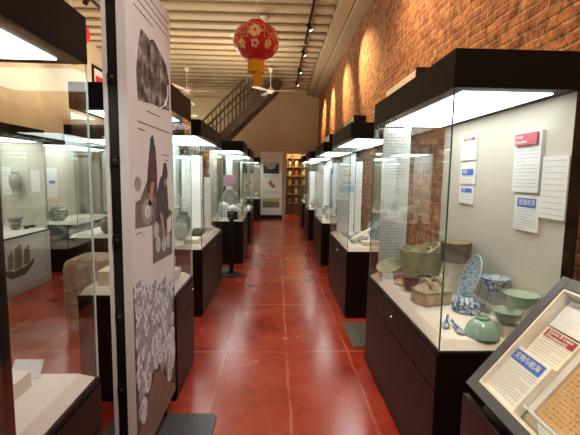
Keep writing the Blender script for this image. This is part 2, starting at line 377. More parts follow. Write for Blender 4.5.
# ------------------------------------------------------------------ display cases
ZP, ZB, ZT, ZPL = 0.762, 2.003, 2.173, 0.80
def case(label, x0, x1, y0, y1, aisle, back=None, group='glass display cases with black hoods', panel=True, plinth=True, lock=None, near_edge=TEAL, pedmat=None, seam=0.56, drawers=1):
    """aisle = +1 if the aisle is on the +x side of the case, -1 if on the -x side"""
    pm = pedmat or DARK
    t = thing('display_case', label, 'display case', ((x0+x1)/2, (y0+y1)/2, 0), group)
    xf = x1 if aisle > 0 else x0; s = aisle
    MB().box(x0+.004, x1-.004, y0, y1, 0.0, ZP-.02).build('pedestal', pm, t, bevel=.003)
    for k in range(drawers):
        ya, yb = y0+(y1-y0)*k/drawers+.004, y0+(y1-y0)*(k+1)/drawers-.004
        a = sorted((xf-.004*s, xf+.006*s))
        MB().box(a[0], a[1], ya, yb, .03, seam-.008).build('door', pm, t, bevel=.002)
        d = MB().box(a[0], a[1], ya, yb, seam, ZP-.026).build('drawer', pm, t, bevel=.002)
        lx = xf+.006*s; ly = (ya+yb)/2 if lock is None else lock
        MB().lathe([(0, 0), (.011, 0), (.011, .006), (.007, .012), (0, .012)], (lx, ly, .66), 12, Matrix.Rotation(PI/2*s, 4, 'Y')).build('lock', STEEL, d, smooth=True)
    MB().box(x0-.002, x1+.002, y0-.002, y1+.002, ZP-.02, ZP).build('base_frame', BLACK, t, bevel=.002)
    if plinth:
        MB().frustum((x0+.012, x1-.012, y0+.012, y1-.012), (x0+.055, x1-.03, y0+.055, y1-.055) if aisle < 0 else (x0+.03, x1-.055, y0+.055, y1-.055), ZP+.001, ZPL).build('plinth', CREAM, t)
    g = .007; xr_ = x0 if aisle > 0 else x1
    fx = sorted((xf-.002*s, xf-(.002+g)*s)); bx = sorted((xr_+.002*s, xr_+(.002+g)*s))
    MB().box(fx[0], fx[1], y0+.0145, y1-.0145, ZP, ZB).build('glass_pane', GLASS, t)
    for yy in (y0+.002, y1-.002-g):
        MB().box(x0+.010, x1-.010, yy, yy+g, ZP, ZB).build('glass_pane', GLASS, t)
    ex = sorted((xf-.002*s, xf-.008*s))
    for yy in (y0+.002, y1-.008):
        MB().box(ex[0], ex[1], yy, yy+.006, ZP, ZB).build('glass_edge', near_edge, t)
    if back:
        bp = sorted((xr_+.040*s, xr_+.055*s))
        MB().box(bp[0], bp[1], y0+.013, y1-.013, ZPL-.03, ZB-.001).build('back_panel', back, t)
        fp = sorted((xr_+.001*s, xr_+.062*s))
        MB().box(fp[0], fp[1], y0+.010, y0+.0125, ZP, ZB).build('back_frame', BLACK, t)
    else:
        MB().box(bx[0], bx[1], y0+.0145, y1-.0145, ZP, ZB).build('glass_pane', GLASS, t)
    MB().box(x0, x1, y0, y1, ZB, ZT).build('hood', CAPM, t, bevel=.003)
    if panel:
        MB().box(x0+.075, x1-.13 if aisle < 0 else x1-.075, y0+.075, y1-.075, ZB-.006, ZB-.0005).build('light_panel', LIGHTP, t)
    return t
DR, DL = 0.64, 0.66
xr = 0.79
R1 = case('large glass case on the right holding green and blue ceramics beside the sloping desk', xr, xr+DR, 1.79, 3.245, -1, FABRIC, lock=2.53)
R2 = case('right-hand glass case just beyond the large ceramics case, with blue and white shards', xr, xr+DR, 4.265, 5.69, -1, None, lock=4.9)
R3 = case('third glass case along the brick wall, counted from the camera', xr+.01, xr+DR, 6.82, 8.24, -1, PALE)
R4 = case('fourth glass case along the brick wall, counted from the camera', xr, xr+DR, 9.5, 10.9, -1, PALE)
R5 = case('farthest glass case along the brick wall, nearest the lit doorway', xr, xr+DR, 11.7, 13.1, -1, PALE)
L1 = case('nearest left glass case with only a bare block and small card on its plinth', -.721-DL, -.721, 0.12, 1.57, 1, None, near_edge=PALEEDGE)
MB().box(-.721-DL+.03, -.7315, 1.03, 1.07, ZPL+.0005, ZB-.001).build('end_panel', BLACK, L1)
L2 = case('left glass case half hidden behind the tall printed panel', -.684-DL, -.684, 2.64, 3.21, 1, None, near_edge=PALEEDGE, lock=3.15)
L3 = case('long left glass case right of the printed panel, before the stanchion', -.815-DL, -.815, 4.30, 5.88, 1, PALE, lock=5.1)
L4 = case('left glass case behind the stanchion, holding lidded jars and a rose cloth', -1.24, -.585, 6.95, 7.95, 1, PALE)
L5 = case('narrow left glass case mostly hidden behind the one with the rose cloth', -1.20, -.60, 8.9, 10.3, 1, PALE)
L6 = case('glass case against the far wall left of the upright banner', -1.30, -.57, 13.5, 14.1, 1, PALE, lock=13.7)
S1 = case('pale pedestal case with a ship picture on its front, by the left wall', -3.97, -3.31, 4.35, 5.80, 1, FABRIC, pedmat=M('pale_pedestal', (.50, .49, .46), .7), lock=5.7, group='glass display cases along the left wall')
MB().box(-3.91, -3.325, 5.765, 5.78, ZPL-.02, ZB-.001).build('end_panel', FABRIC, S1)
S2 = case('left wall glass case with a round lidded pot on its plinth', -3.80, -3.12, 6.25, 7.6, 1, FABRIC, group='glass display cases along the left wall')
S3 = case('left wall glass case seen past the round pot, farther back', -3.80, -3.1, 8.6, 10.0, 1, FABRIC, group='glass display cases along the left wall')
S4 = case('second-aisle glass case behind the carved stone, seen through the nearest case', -2.62, -1.96, 5.0, 6.4, 1, None, near_edge=PALEEDGE, group='glass display cases in the second aisle')

# ------------------------------------------------------------------ cards and labels
def frame_m(o, right, up):
    right = Vector(right).normalized(); up = Vector(up).normalized(); n = right.cross(up)
    return Matrix(((right.x, up.x, n.x, o[0]), (right.y, up.y, n.y, o[1]), (right.z, up.z, n.z, o[2]), (0, 0, 0, 1)))
def card(name, label, cat, m, w, h, th, body=PAPER, header=None, lines=6, ltop=None, ink=INK, group=None, lw=0.006, lwid=None, lshort=True):
    """a printed board; m maps (x right, y up, z out) to the world, origin at its lower left back corner. header = (material, x0, x1, y0, y1, text, textsize, proud)"""
    b = MB().box(0, w, 0, h, 0, th).build(name, body); b.matrix_world = m; tag(b, label, cat, group)
    top = h*.93
    if header:
        hm, a0, a1, b0, b1, txt, ts, pr = header
        hd = MB().box(a0, a1, b0, b1, th, th+pr).build('header', hm, b, world=False)
        if txt:
            rows = txt.split('\n'); t = MB()
            for i, rw in enumerate(rows):
                t.text(rw, ts, Matrix.Translation((a0+.012*(w/.2), b1-(b1-b0)*(i+.5)/len(rows), th+pr+.0006)), align='LEFT', fit=(a1-a0)*.9)
            t.build('header_text', PAPER, hd, world=False)
        top = b0-h*.05
    if lines:
        l = MB(); bot = h*.07 if ltop is None else ltop
        for i in range(lines):
            yy = top-(top-bot)*i/max(1, lines-1)
            ww = w*(.86 if (i % 4 != 3 or not lshort) else random.uniform(.4, .7))
            l.box(w*.08, w*.08+ww*.98, yy-lw/2, yy+lw/2, th, th+.0006)
        l.build('printed_text', ink, b, world=False)
    return b
BPX = 1.375   # face of the back panel of R1
def wallcard(label, y_left, z0, w, h, header=None, lines=6, th=.012, **kw):
    return card('label_card', label, 'label card', frame_m((BPX-.0006, y_left*1.016, 1.6+(z0-1.6)*1.016), (0, -1, 0), (0, 0, 1)), w, h, th, header=header, lines=lines, group='label cards on the back panel of the ceramics case', lw=.0032, **kw)
wallcard('white card with a thin red heading, topmost of the three small cards', 2.855, 1.722, .222, .172, (REDH, .03, .20, .138, .156, 'COVERED BOX', .016, .0008), 6)
wallcard('white card with a blue band across its middle, second of the three small cards', 2.85, 1.557, .218, .152, (BLUEH, .03, .20, .060, .105, '青花', .035, .0008), 3)
wallcard('white card with a blue band near its top, lowest of the three small cards', 2.845, 1.418, .205, .123, (BLUEH, .03, .185, .080, .110, '龙泉', .024, .0008), 4)
big = wallcard('tall white text board with a raised rose heading', 2.19, 1.527, .225, .325, None, 15, th=.02, ltop=.03)
hd = MB().box(.02, .205, .255, .318, .0206, .034).build('header', ROSEH, big, world=False)
MB().text('Trade\nCeramics', .026, Matrix.Translation((.028, .286, .0347)), align='LEFT', fit=.12).build('header_text', PAPER, hd, world=False)
wallcard('white text card with a blue heading under the tall text board', 2.165, 1.320, .212, .195, (BLUEH, .025, .185, .128, .178, '瓷器贸易', .036, .0008), 8)
wallcard('white ruled list board nearest the black end frame', 1.957, 1.405, .182, .310, None, 10, lshort=False)
# text panel at the far end of R1
tp = MB().box(.85, 1.07, 3.165, 3.18, ZPL+.001, 1.985).build('text_panel', M('text_panel_board', (.62, .60, .575), .7, var=.03)); tag(tp, 'tall grey text panel standing at the far end of the ceramics case', 'text panel')
l = MB()
for i in range(46):
    zz = 1.93-i*.0245
    if 1.24 < zz < 1.58: continue
    l.box(.86, 1.035 if i % 5 else .95, 3.1635, 3.1649, zz, zz+.007)
l.build('printed_text', M('pale_ink', (.42, .40, .38), .8), tp)
em = MB(); pts = []
for i in range(13):
    a = PI+PI*i/12; pts.append((.945+.05*math.cos(a), 3.1649, 1.40+.062*math.sin(a)))
pts += [(.975, 3.1649, 1.385), (.958, 3.1649, 1.41), (.945, 3.1649, 1.38), (.932, 3.1649, 1.41), (.915, 3.1649, 1.385)]
em.poly(pts, (0, -.0014, 0)); em.box(.918, .922, 3.1635, 3.1649, 1.40, 1.56).box(.966, .970, 3.1635, 3.1649, 1.40, 1.56)
em.build('emblem', INK, tp)
MB().box(.905, 1.0, 3.162, 3.1649, 1.27, 1.325).build('caption_plate', PAPER, tp)

# ------------------------------------------------------------------ ceramics in the near right case
def bowl_prof(r, h, foot=.42, th=.006, flare=1.0, footh=.08):
    """outer wall up, inner wall down; flare>1 makes it conical"""
    p = [(0, 0), (r*foot, 0), (r*foot, h*footh)]
    for i in range(1, 9):
        t = i/8; p.append((r*(foot+(1-foot)*t**(1/(1+flare*.6))) if flare >= 1 else r*(foot+(1-foot)*t**flare), h*(footh+(1-footh)*t**(1.15))))
    q = [(max(0, a-th), b+th*.5) for a, b in p[:1:-1]]
    q[0] = (r-th, h); return p+q+[(0, h*footh+th)]
def bowl(name, mat, c, r, h, label, cat, foot=.42, th=.006, flare=1.0, m=None, group=None, inner=None, sq=1.0):
    o = solo(name, MB().lathe([(a, b) for a, b in bowl_prof(r, h, foot, th, flare)], c, 40, m, sq), mat, label, cat, c, group, smooth=True)
    if inner:
        MB().lathe([(0, h*.10+th*1.6), (r*foot-th, h*.12+th*1.6)]+[(a-th*1.5, b) for a, b in bowl_prof(r, h, foot, th, flare)[4:11]], (0, 0, 0), 40, m).build('glazed_interior', inner, o, world=False, smooth=True)
    return o
G = 'green ceramics in the near right case'
RY = lambda a: Matrix.Rotation(math.radians(a), 4, 'Y')
RX = lambda a: Matrix.Rotation(math.radians(a), 4, 'X')
RZ = lambda a: Matrix.Rotation(math.radians(a), 4, 'Z')
# platforms the ceramics stand on
solo('riser_block', MB().frustum((1.148, 1.245, 1.86, 2.03), (1.15, 1.24, 1.865, 2.025), ZPL+.001, ZPL+.055), CREAM, 'low cream riser under the nearer upright celadon bowl', 'riser', (1.155, 1.96, ZPL+.001))
def acrylic_stand(label, x0, x1, y0, y1, z):
    t = thing('acrylic_stand', label, 'stand', ((x0+x1)/2, (y0+y1)/2, ZPL+.001), 'clear acrylic stands in the ceramics case')
    MB().box(x0, x1, y0, y1, z-.006, z).build('stand_top', ACRYL, t)
    MB().box(x0, x0+.005, y0, y1, ZPL+.001, z-.006).build('stand_side', ACRYL, t)
    MB().box(x1-.005, x1, y0, y1, ZPL+.001, z-.006).build('stand_side', ACRYL, t)
acrylic_stand('clear acrylic stand under the big olive basin', .99, 1.24, 2.82, 3.08, .862)
acrylic_stand('clear acrylic stand under the blue and white bowl by the back panel', 1.24, 1.33, 2.16, 2.26, .950)
acrylic_stand('clear acrylic stand under the farther celadon bowl', 1.27, 1.34, 1.925, 2.005, .930)
# olive basin with two rim rings lying in it
bowl('green_basin', CELD, (1.125, 2.95, .8635), .165, .185, 'large olive green straight-sided basin with broken rings inside', 'basin', foot=.86, th=.012, flare=1.0, inner=OLIVE)
def rim_ring(label, c, r, h, tilt, rz):
    m = RY(tilt)
    v = MB().lathe([(r*.93, 0), (r, h), (r-.011, h+.003), (r*.93-.011, 0), (r*.93, 0)], c, 36, m)
    return solo('pottery_ring', v, OLIVE, label, 'pottery ring', c, 'broken rings in the olive basin', smooth=True)
rim_ring('outer broken pottery ring rising from the olive basin', (1.150, 2.95, 1.022), .128, .030, -26, 65)
rim_ring('inner smaller pottery ring nested in the olive basin', (1.130, 2.95, 1.002), .090, .026, -26, 65)
bowl('boat_bowl', CELD, (1.065, 2.715, ZPL+.055), .06, .042, 'small olive bowl standing in front of the big basin', 'bowl', foot=.5, inner=DARKP)
solo('bowl_block', MB().frustum((1.01, 1.12, 2.67, 2.76), (1.015, 1.115, 2.675, 2.755), ZPL+.001, ZPL+.054), ACRYL, 'small clear block under the small olive bowl', 'stand', (1.065, 2.715, ZPL+.001))
# tilted celadon dish propped at the far left corner
solo('celadon_dish', MB().lathe(bowl_prof(.105, .04, .6, .011), (.915, 3.04, ZPL+.066), 40, RZ(38) @ RY(-24)), M('olive_celadon', (.43, .45, .28), .3, var=.14, scale=20), 'pale celadon dish lying tilted at the far corner of the plinth', 'dish', (.915, 3.04, ZPL+.066), smooth=True)
solo('dish_prop', MB().frustum((.885, .945, 3.01, 3.07), (.89, .94, 3.02, 3.06), ZPL+.001, ZPL+.048), ACRYL, 'small clear prop under the tilted celadon dish', 'stand', (.915, 3.04, ZPL+.001))
solo('disc_lid', MB().lathe([(0, 0), (.055, 0), (.064, .012), (.055, .026), (.02, .030), (.018, .024), (0, .024)], (.95, 2.84, ZPL+.001), 32), TAN, 'round orange tan lid lying flat beside the dark bowl', 'lid', (.95, 2.84, ZPL+.001), smooth=True)
bowl('dark_bowl', DARKP, (.955, 2.68, ZPL+.001), .058, .078, 'small dark brown bowl behind the stone box', 'bowl', foot=.55, flare=1.6, th=.005)
# roof-shaped stone box
sb = thing('stone_box', 'roof-shaped beige stone box with loop handles on its lid', 'stone box', (1.0, 2.42, ZPL+.001))
mm_ = Matrix.Translation((1.0, 2.42, ZPL+.045)) @ RZ(24)
BOXM = M('beige_stoneware', (.66, .57, .42), .85, scale=24, bump=.4, dark=(.43, .31, .18))
MB().frustum((-.108, .108, -.078, .078), (-.104, .104, -.073, .073), 0, .078).build('box_body', BOXM, sb, world=False, bevel=.014).matrix_local = RZ(18)
MB().frustum((-.113, .113, -.080, .080), (-.065, .065, -.022, .022), 0, .050).build('box_lid', BOXM, sb, world=False, bevel=.010).matrix_local = Matrix.Translation((0, 0, .079)) @ RZ(18)
for sx_ in (-.045, .045):
    path = [(sx_, .055*math.cos(a), -.006+.048*math.sin(a)) for a in [PI*i/10 for i in range(11)]]
    MB().tube(path, .011, 10).build('loop_handle', BOXM, sb, world=False, smooth=True).matrix_local = Matrix.Translation((0, 0, .112)) @ RZ(18)
# brown jar on a cream stand
solo('jar_stand', MB().frustum((1.19, 1.31, 2.59, 2.71), (1.20, 1.30, 2.60, 2.70), ZPL+.001, 1.020), CREAM, 'square cream stand under the wide brown jar', 'stand', (1.25, 2.65, ZPL+.001))
bowl('brown_jar', BROWNP, (1.25, 2.65, 1.021), .102, .135, 'wide brown straight-sided jar on a cream stand', 'jar', foot=.93, th=.010, inner=TAN)
# big blue and white plate on a wire stand
pm = Matrix.Translation((1.268, 2.40, .958)) @ RZ(-10) @ RY(-72)
pl_ = MB().lathe([(0, 0), (.07, 0), (.075, .006), (.15, .030), (.153, .036), (.146, .036), (.072, .012), (0, .010)], (0, 0, 0), 56).build('blue_plate', BWP, smooth=True)
pl_.matrix_world = pm; tag(pl_, 'large blue and white plate standing upright, medallions round its rim', 'plate')
MB().lathe([(.1495, .0335), (.154, .0365), (.150, .0395), (.1455, .0365), (.1495, .0335)], (0, 0, 0), 56).build('rim_line', WHITEP, pl_, world=False, smooth=True)
ws = MB()
for dy in (-.05, .05):
    ws.tube([(1.19, 2.40+dy, ZPL+.040), (1.21, 2.40+dy, ZPL+.004), (1.32, 2.41+dy, ZPL+.004), (1.345, 2.41+dy, ZPL+.12)], .0025, 6)
ws.tube([(1.31, 2.36, ZPL+.004), (1.31, 2.46, ZPL+.004)], .0025, 6)
solo('plate_stand', ws, BLACK, 'black wire stand holding the large blue plate', 'plate stand', (1.25, 2.41, ZPL+.001))
bowl('blue_bowl', BW, (1.285, 2.21, .951), .082, .072, 'upright blue and white bowl on an acrylic stand', 'bowl', foot=.45, th=.005, inner=BWL)
# upside-down blue and white cup bowl
def upturned(name, mat, c, r, h, label, cat, foot=.45):
    return solo(name, MB().lathe([(a, h-b) for a, b in bowl_prof(r, h, foot, .005, 1.2)], c, 40), mat, label, cat, c, smooth=True)
cup = thing('blue_cup', 'upturned blue and white cup bowl resting on its rim', 'bowl', (1.15, 2.255, ZPL+.001))
MB().lathe([(.072, 0), (.082, .012), (.080, .045), (.062, .078), (.036, .095), (0, .095)], (1.15, 2.255, ZPL+.001), 40).build('cup_body', BW, cup, smooth=True)
MB().lathe([(.034, .094), (.034, .108), (.028, .108), (.027, .097), (0, .097)], (1.15, 2.255, ZPL+.001), 32).build('foot_ring', CELA, cup, smooth=True)
for i, (c, a, lb) in enumerate((((.93, 2.03), 62, 'blue and white porcelain spoon lying farther from the glass corner'), ((.958, 1.955), 88, 'blue and white porcelain spoon lying nearer the glass corner'))):
    sp = thing('porcelain_spoon', lb, 'spoon', (c[0], c[1], ZPL+.001), 'blue and white spoons in the ceramics case')
    sp.rotation_euler.z = math.radians(a)
    MB().blob((-.03, 0, .012), (.036, .021, .012), 18, 8).build('spoon_bowl', BW, sp, world=False, smooth=True)
    MB().tube([(0, 0, .014), (.03, 0, .018), (.07, 0, .026), (.085, 0, .028)], [.012, .008, .007, .009], 10).build('spoon_handle', BW, sp, world=False, smooth=True)
co = thing('celadon_bowl', 'upturned celadon bowl resting on its rim near the glass corner', 'bowl', (1.058, 1.90, ZPL+.001), 'celadon bowls in the ceramics case')
MB().lathe([(.084, 0), (.086, .004), (.074, .045), (.055, .072), (.036, .084), (0, .084)], (1.058, 1.90, ZPL+.001), 48).build('bowl_body', CELA, co, smooth=True)
MB().lathe([(.036, .083), (.035, .096), (.029, .096), (.028, .086), (0, .086)], (1.058, 1.90, ZPL+.001), 36).build('foot_ring', CELA, co, smooth=True)
CELI = M('celadon_pale', (.43, .54, .45), .16, var=.05, scale=18, coat=.4)
bowl('celadon_bowl', CELA, (1.19, 1.915, ZPL+.056), .078, .072, 'upright celadon bowl directly behind the upturned one', 'bowl', foot=.36, flare=.7, inner=CELI, group='celadon bowls in the ceramics case')
bowl('celadon_bowl', CELA, (1.286, 1.955, .931), .085, .070, 'upright celadon bowl highest and farthest, under the blue and white bowl', 'bowl', foot=.36, flare=.7, inner=CELI, group='celadon bowls in the ceramics case')
# small tent labels
def tent(label, c, w, h, a, group='small cards standing on plinths'):
    o = MB().poly([(-w/2, -.012, 0), (w/2, -.012, 0), (w/2, .014, h), (-w/2, .014, h)], (0, .003, 0)).build('tent_card', PAPER)
    o.matrix_world = Matrix.Translation(c) @ RZ(a); tag(o, label, 'tent card', group)
    l = MB()
    for i in range(3): l.box(-w*.35, w*.35, -.0125+.026*(i+1)/4-.0006, -.0125+.026*(i+1)/4, h*(i+1)/4, h*(i+1)/4+.004)
    l.build('printed_text', INK, o, world=False)
    return o
tent('white printed card propped near the aisle glass beside the dark bowl', (.862, 2.93, ZPL+.001), .08, .06, -30)
tent('white printed card lying flat by the acrylic stand of the olive basin', (.985, 2.79, ZPL+.001), .06, .02, -20)

# ------------------------------------------------------------------ sloping reading desk
DKU = Vector((.63541, 0, .77217))
def desk_m(r, u, off): return frame_m(Vector((.768, 1.5, .752))+Vector((0, -1, 0))*r+DKU*u+Vector((-.77217, 0, .63541))*off, (0, -1, 0), DKU)  # desk corners and paper positions come from image pixels, unprojected onto the slope beforehand
DK = bpy.data.objects.new('reading_desk', None); COL.objects.link(DK); DK.location = (1.05, 1.1, 0)
tag(DK, 'sloping glass-topped reading desk with grey frame holding papers', 'reading desk')
def desk_part(mb, name, mat, off=0.0, bevel=0.0):
    o = mb.build(name, mat, world=False, bevel=bevel); o.parent = DK
    o.matrix_local = Matrix.Translation(-DK.location) @ desk_m(0, 0, off); return o
DW, D0, D1 = .86, .022, .600
desk_part(MB().box(0, .045, D0, D1, -.035, 0).box(DW-.045, DW, D0, D1, -.035, 0).box(.045, DW-.045, D0, D0+.042, -.035, 0).box(.045, DW-.045, D1-.045, D1, -.035, 0), 'frame', GREYM, 0, .002)
desk_part(MB().box(.045, .055, D0+.042, D1-.045, -.075, -.004).box(DW-.055, DW-.045, D0+.042, D1-.045, -.075, -.004).box(.055, DW-.055, D1-.055, D1-.045, -.075, -.004).box(.055, DW-.055, D0+.042, D0+.05, -.075, -.004), 'inner_lining', CREAMP)
desk_part(MB().box(.045, DW-.045, D0+.042, D1-.045, -.085, -.075), 'tray_floor', CREAMP)
desk_part(MB().box(.046, DW-.046, D0+.043, D1-.046, -.010, -.006), 'glass_top', glass_mat('desk_glass', (.99, 1, 1), .6))
pb = [(.79, 1.495, .0), (1.18, 1.495, 0), (1.18, 1.495, 1.05), (1.13, 1.495, 1.0), (.79, 1.495, .58)]
MB().poly(pb, (0, -.84, 0)).build('pedestal', DARK, DK, bevel=.003)
MB().box(.775, .80, .655, 1.505, 0, .72).build('front_board', M('maroon_board', (.013, .0045, .005), .4, var=.1), DK, bevel=.003)
blue = card('information_card', 'white information card with a blue heading inside the sloping desk', 'information card', desk_m(.030, .068, -.062), .205, .207, .036, PAPER, (BLUEH, .022, .188, .150, .196, '文物与航海', .028, .0008), 13, lw=.0035, ltop=.02)
mar = card('information_card', 'cream information sheet with a maroon heading inside the sloping desk', 'information card', desk_m(.066, .276, -.074), .170, .124, .030, CREAMP, (REDH, .012, .162, .086, .120, 'Stones & Loans\n(Monuments)', .020, .0008), 7, ltop=.008, lw=.0032)
bpn = MB().box(0, .62, 0, .125, 0, .030).build('acrylic_block', M('frosted_block', (.72, .75, .76), .3, var=.02)); bpn.matrix_world = desk_m(.066, .408, -.074); tag(bpn, 'pale frosted block along the top of the sloping desk', 'block')
tr = thing('manuscript_tray', 'white raised tray holding a handwritten sheet in the desk', 'tray')
T0 = .243; TRM = M('tray_white', (.68, .68, .66), .5, var=.02)
def tray_part(mb, name):
    o = mb.build(name, TRM, world=False); o.parent = tr; return o
tr.matrix_world = desk_m(T0, .118, -.0745)
tray_part(MB().box(0, .55, 0, .285, 0.0, .004), 'tray_base')
tray_part(MB().box(0, .55, -.008, 0, 0, .045), 'tray_lip'); tray_part(MB().box(-.006, 0.02, 0, .285, 0, .018), 'tray_side')
ms = MB().box(0, .30, 0, .275, 0, .003).build('manuscript', MANU); ms.matrix_world = desk_m(T0+.022, .122, -.0695); tag(ms, 'brown handwritten manuscript sheet in the white tray', 'manuscript')
l = MB()
for i in range(17):
    x = .012; yy = .262-i*.0152
    while x < .285:
        w = random.uniform(.008, .03); dy = random.uniform(-.0012, .0012)
        l.box(x, x+w, yy+dy-.0008, yy+dy+.0008, .003, .0034); 
        if random.random() < .5: l.box(x+w*.3, x+w*.3+.002, yy-.004, yy+.005, .003, .0034)
        x += w+random.uniform(.003, .008)
l.build('handwriting', RUST, ms, world=False)

# ------------------------------------------------------------------ tall printed panel on the left
PX = -.66
P = thing('printed_panel', 'tall two-sided printed panel on a black post beside the nearest left case', 'display panel', (-.70, 2.16, 0.013))
MB().box(-.700, PX, 1.80, 2.52, .157, 2.55).build('front_board', BOARD, P, bevel=.001)
MB().box(-.7005, PX-.0005, 1.7985, 1.7999, .157, 2.55).build('board_edge', EDGE, P)
MB().box(-.765, -.747, 1.80, 2.52, .157, 2.55).build('rear_board', EDGE, P)
for yy in (1.805, 2.455):
    po = MB().box(-.746, -.701, yy, yy+.05, .013, 2.55).build('post', BLACK, P, bevel=.002)
    for k in range(6):
        zz = .55+k*.36
        MB().box(-.742, -.7005, yy-.012, yy-.0005, zz, zz+.045).build('bracket', BLACK, po, bevel=.002)
        MB().lathe([(0, 0), (.006, 0), (.006, .004), (0, .005)], (-.722, yy-.012, zz+.022), 10, RX(90)).build('bolt', GREYM, po)
E_ = .0006
def pr(pts, name, mat, d=E_): return MB().poly([(PX, a, b) for a, b in pts], (d, 0, 0)).build(name, mat, P)
BINK = M('brown_ink', (.20, .17, .155), .8)
def ptext(nm, rows):
    t = MB()
    for a, b, z, h in rows: t.box(PX, PX+E_, a, b, z, z+h)
    t.build(nm, BINK, P)
ptext('title_text', [(1.90, 2.47 if i < 3 else 2.2, 2.48-i*.040, .007) for i in range(4)])
ptext('body_text', [(1.92, 2.48, 1.838, .007), (1.92, 2.02, 1.804, .007)])
ptext('rock_caption', [(2.06, 2.29, 1.908, .006)])
ptext('workshop_caption', [(1.86, 2.0, 1.335, .006), (1.86, 1.94, 1.305, .006)])
ptext('table_caption', [(2.30, 2.44, 1.70, .006), (2.36, 2.44, 1.67, .006)])
pr([(1.915, 2.07), (1.95, 2.19), (1.995, 2.285), (2.06, 2.29), (2.12, 2.275), (2.19, 2.30), (2.28, 2.275), (2.36, 2.255), (2.43, 2.225), (2.485, 2.15), (2.475, 1.975), (2.30, 1.965), (2.16, 1.960), (1.93, 1.940)], 'rock_photo', MATS['printed_rock'])
t = MB().tube([(PX+.001, 2.45, 2.12), (PX+.001, 2.44, 2.05), (PX+.001, 2.38, 1.99), (PX+.001, 2.28, 1.96)], .004, 6); t.build('photo_string', EDGE, P)
# two workshop photographs
PH = M('print_brown', (.20, .14, .10), .7, var=.4, scale=30)
pr([(1.85, 1.335), (2.15, 1.318), (2.205, 1.56), (2.165, 1.68), (2.06, 1.58), (1.93, 1.47), (1.862, 1.46)], 'workshop_photo', PH)
pr([(2.03, 1.50), (2.20, 1.46), (2.205, 1.60), (2.185, 1.74), (2.13, 1.775), (2.09, 1.74), (2.045, 1.60)], 'printed_person', M('print_shirt', (.10, .035, .04), .7, var=.3), .0009)
pr([(2.085, 1.70), (2.10, 1.775), (2.14, 1.80), (2.165, 1.77), (2.16, 1.70), (2.12, 1.68)], 'printed_hair', INKD, .0012)
pr([(2.10, 1.55), (2.15, 1.55), (2.10, 1.43), (2.04, 1.42)], 'printed_arm', SKIN, .0012)
def ring(cy, cz, r1, r2, name, mat, d=.0012, sq=.8):
    b = MB(); n = 18
    for i in range(n):
        a, c = 2*PI*i/n, 2*PI*(i+1)/n
        b.poly([(PX, cy+r1*math.cos(a), cz+sq*r1*math.sin(a)), (PX, cy+r1*math.cos(c), cz+sq*r1*math.sin(c)), (PX, cy+r2*math.cos(c), cz+sq*r2*math.sin(c)), (PX, cy+r2*math.cos(a), cz+sq*r2*math.sin(a))], (d, 0, 0))
    return b.build(name, mat, P)
ring(2.03, 1.40, .085, .05, 'printed_bowl', GREYP); ring(2.03, 1.40, .045, .01, 'printed_bowl', WHITEP, .0013)
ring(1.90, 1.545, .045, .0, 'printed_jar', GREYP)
pr([(2.10, 1.11), (2.485, 1.09), (2.50, 1.36), (2.30, 1.42), (2.16, 1.45), (2.11, 1.40)], 'workshop_photo', M('print_table', (.16, .13, .12), .7, var=.3, scale=25), .0008)
pr([(2.16, 1.34), (2.36, 1.26), (2.42, 1.36), (2.40, 1.52), (2.34, 1.60), (2.26, 1.57), (2.19, 1.48)], 'printed_person', INKD, .0014)
pr([(2.30, 1.585), (2.335, 1.655), (2.385, 1.66), (2.415, 1.60), (2.39, 1.55), (2.33, 1.545)], 'printed_hair', INKD, .0016)
pr([(2.33, 1.545), (2.36, 1.57), (2.395, 1.545), (2.37, 1.51)], 'printed_face', SKIN, .0018)
pr([(2.24, 1.38), (2.30, 1.36), (2.34, 1.22), (2.30, 1.20)], 'printed_arm', SKIN, .0018)
pr([(2.38, 1.32), (2.48, 1.34), (2.47, 1.25), (2.39, 1.23)], 'printed_paper', EDGE, .0016)
for cy, cz in ((2.20, 1.20), (2.31, 1.185), (2.40, 1.19), (2.17, 1.285)): ring(cy, cz, .045, .0, 'printed_bowl', WHITEP, .0014, 1.0)
# the crowd of jars
pts = [(1.802, .159), (1.802, 1.075)]; n = 22
for i in range(1, n):
    f = i/n; yy = 1.802+.716*f; zz = 1.09-.07*f-.12*f*f
    pts += [(yy, zz-.06)]
pts += [(2.518, .88), (2.518, .159)]
pr(pts, 'jar_photo', M('print_dark_ground', (.075, .06, .055), .7, var=.3))
pr([(1.803, .159), (2.517, .159), (2.517, .20), (2.36, .30), (2.20, .46), (2.10, .50), (1.99, .42), (1.803, .30)], 'printed_floor', M('print_floor', (.20, .13, .10), .6, var=.25, scale=8), .0009)
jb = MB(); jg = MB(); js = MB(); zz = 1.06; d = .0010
while zz > .20:
    f = (1.06-zz)/.72; r = .026+.036*f; yy = 1.805+r*random.uniform(1.0, 1.5)
    while yy < 2.505:
        lim = 1.08-.16*((yy-1.8)/.72)
        low = (.40+.15*((yy-1.8)/.3)**2) if yy < 2.1 else (.55-.30*(yy-2.1)/.42)
        c = zz+random.uniform(-.012, .012)
        if low < c < lim and 1.803+r < yy < 2.517-r:
            a = random.uniform(-.35, .35); k = 14; P_ = []
            for i in range(k):
                t_ = 2*PI*i/k; px_, pz_ = r*math.cos(t_)*(.70 if math.sin(t_) > .5 else 1), 1.05*r*math.sin(t_)
                P_.append((PX+d, yy+px_*math.cos(a)-pz_*math.sin(a), c+px_*math.sin(a)+pz_*math.cos(a)))
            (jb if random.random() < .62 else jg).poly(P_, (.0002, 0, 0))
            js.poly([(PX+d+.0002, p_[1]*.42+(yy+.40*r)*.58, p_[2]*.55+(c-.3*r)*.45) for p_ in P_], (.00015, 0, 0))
        yy += r*1.65
        d += .00001
    zz -= r*1.25
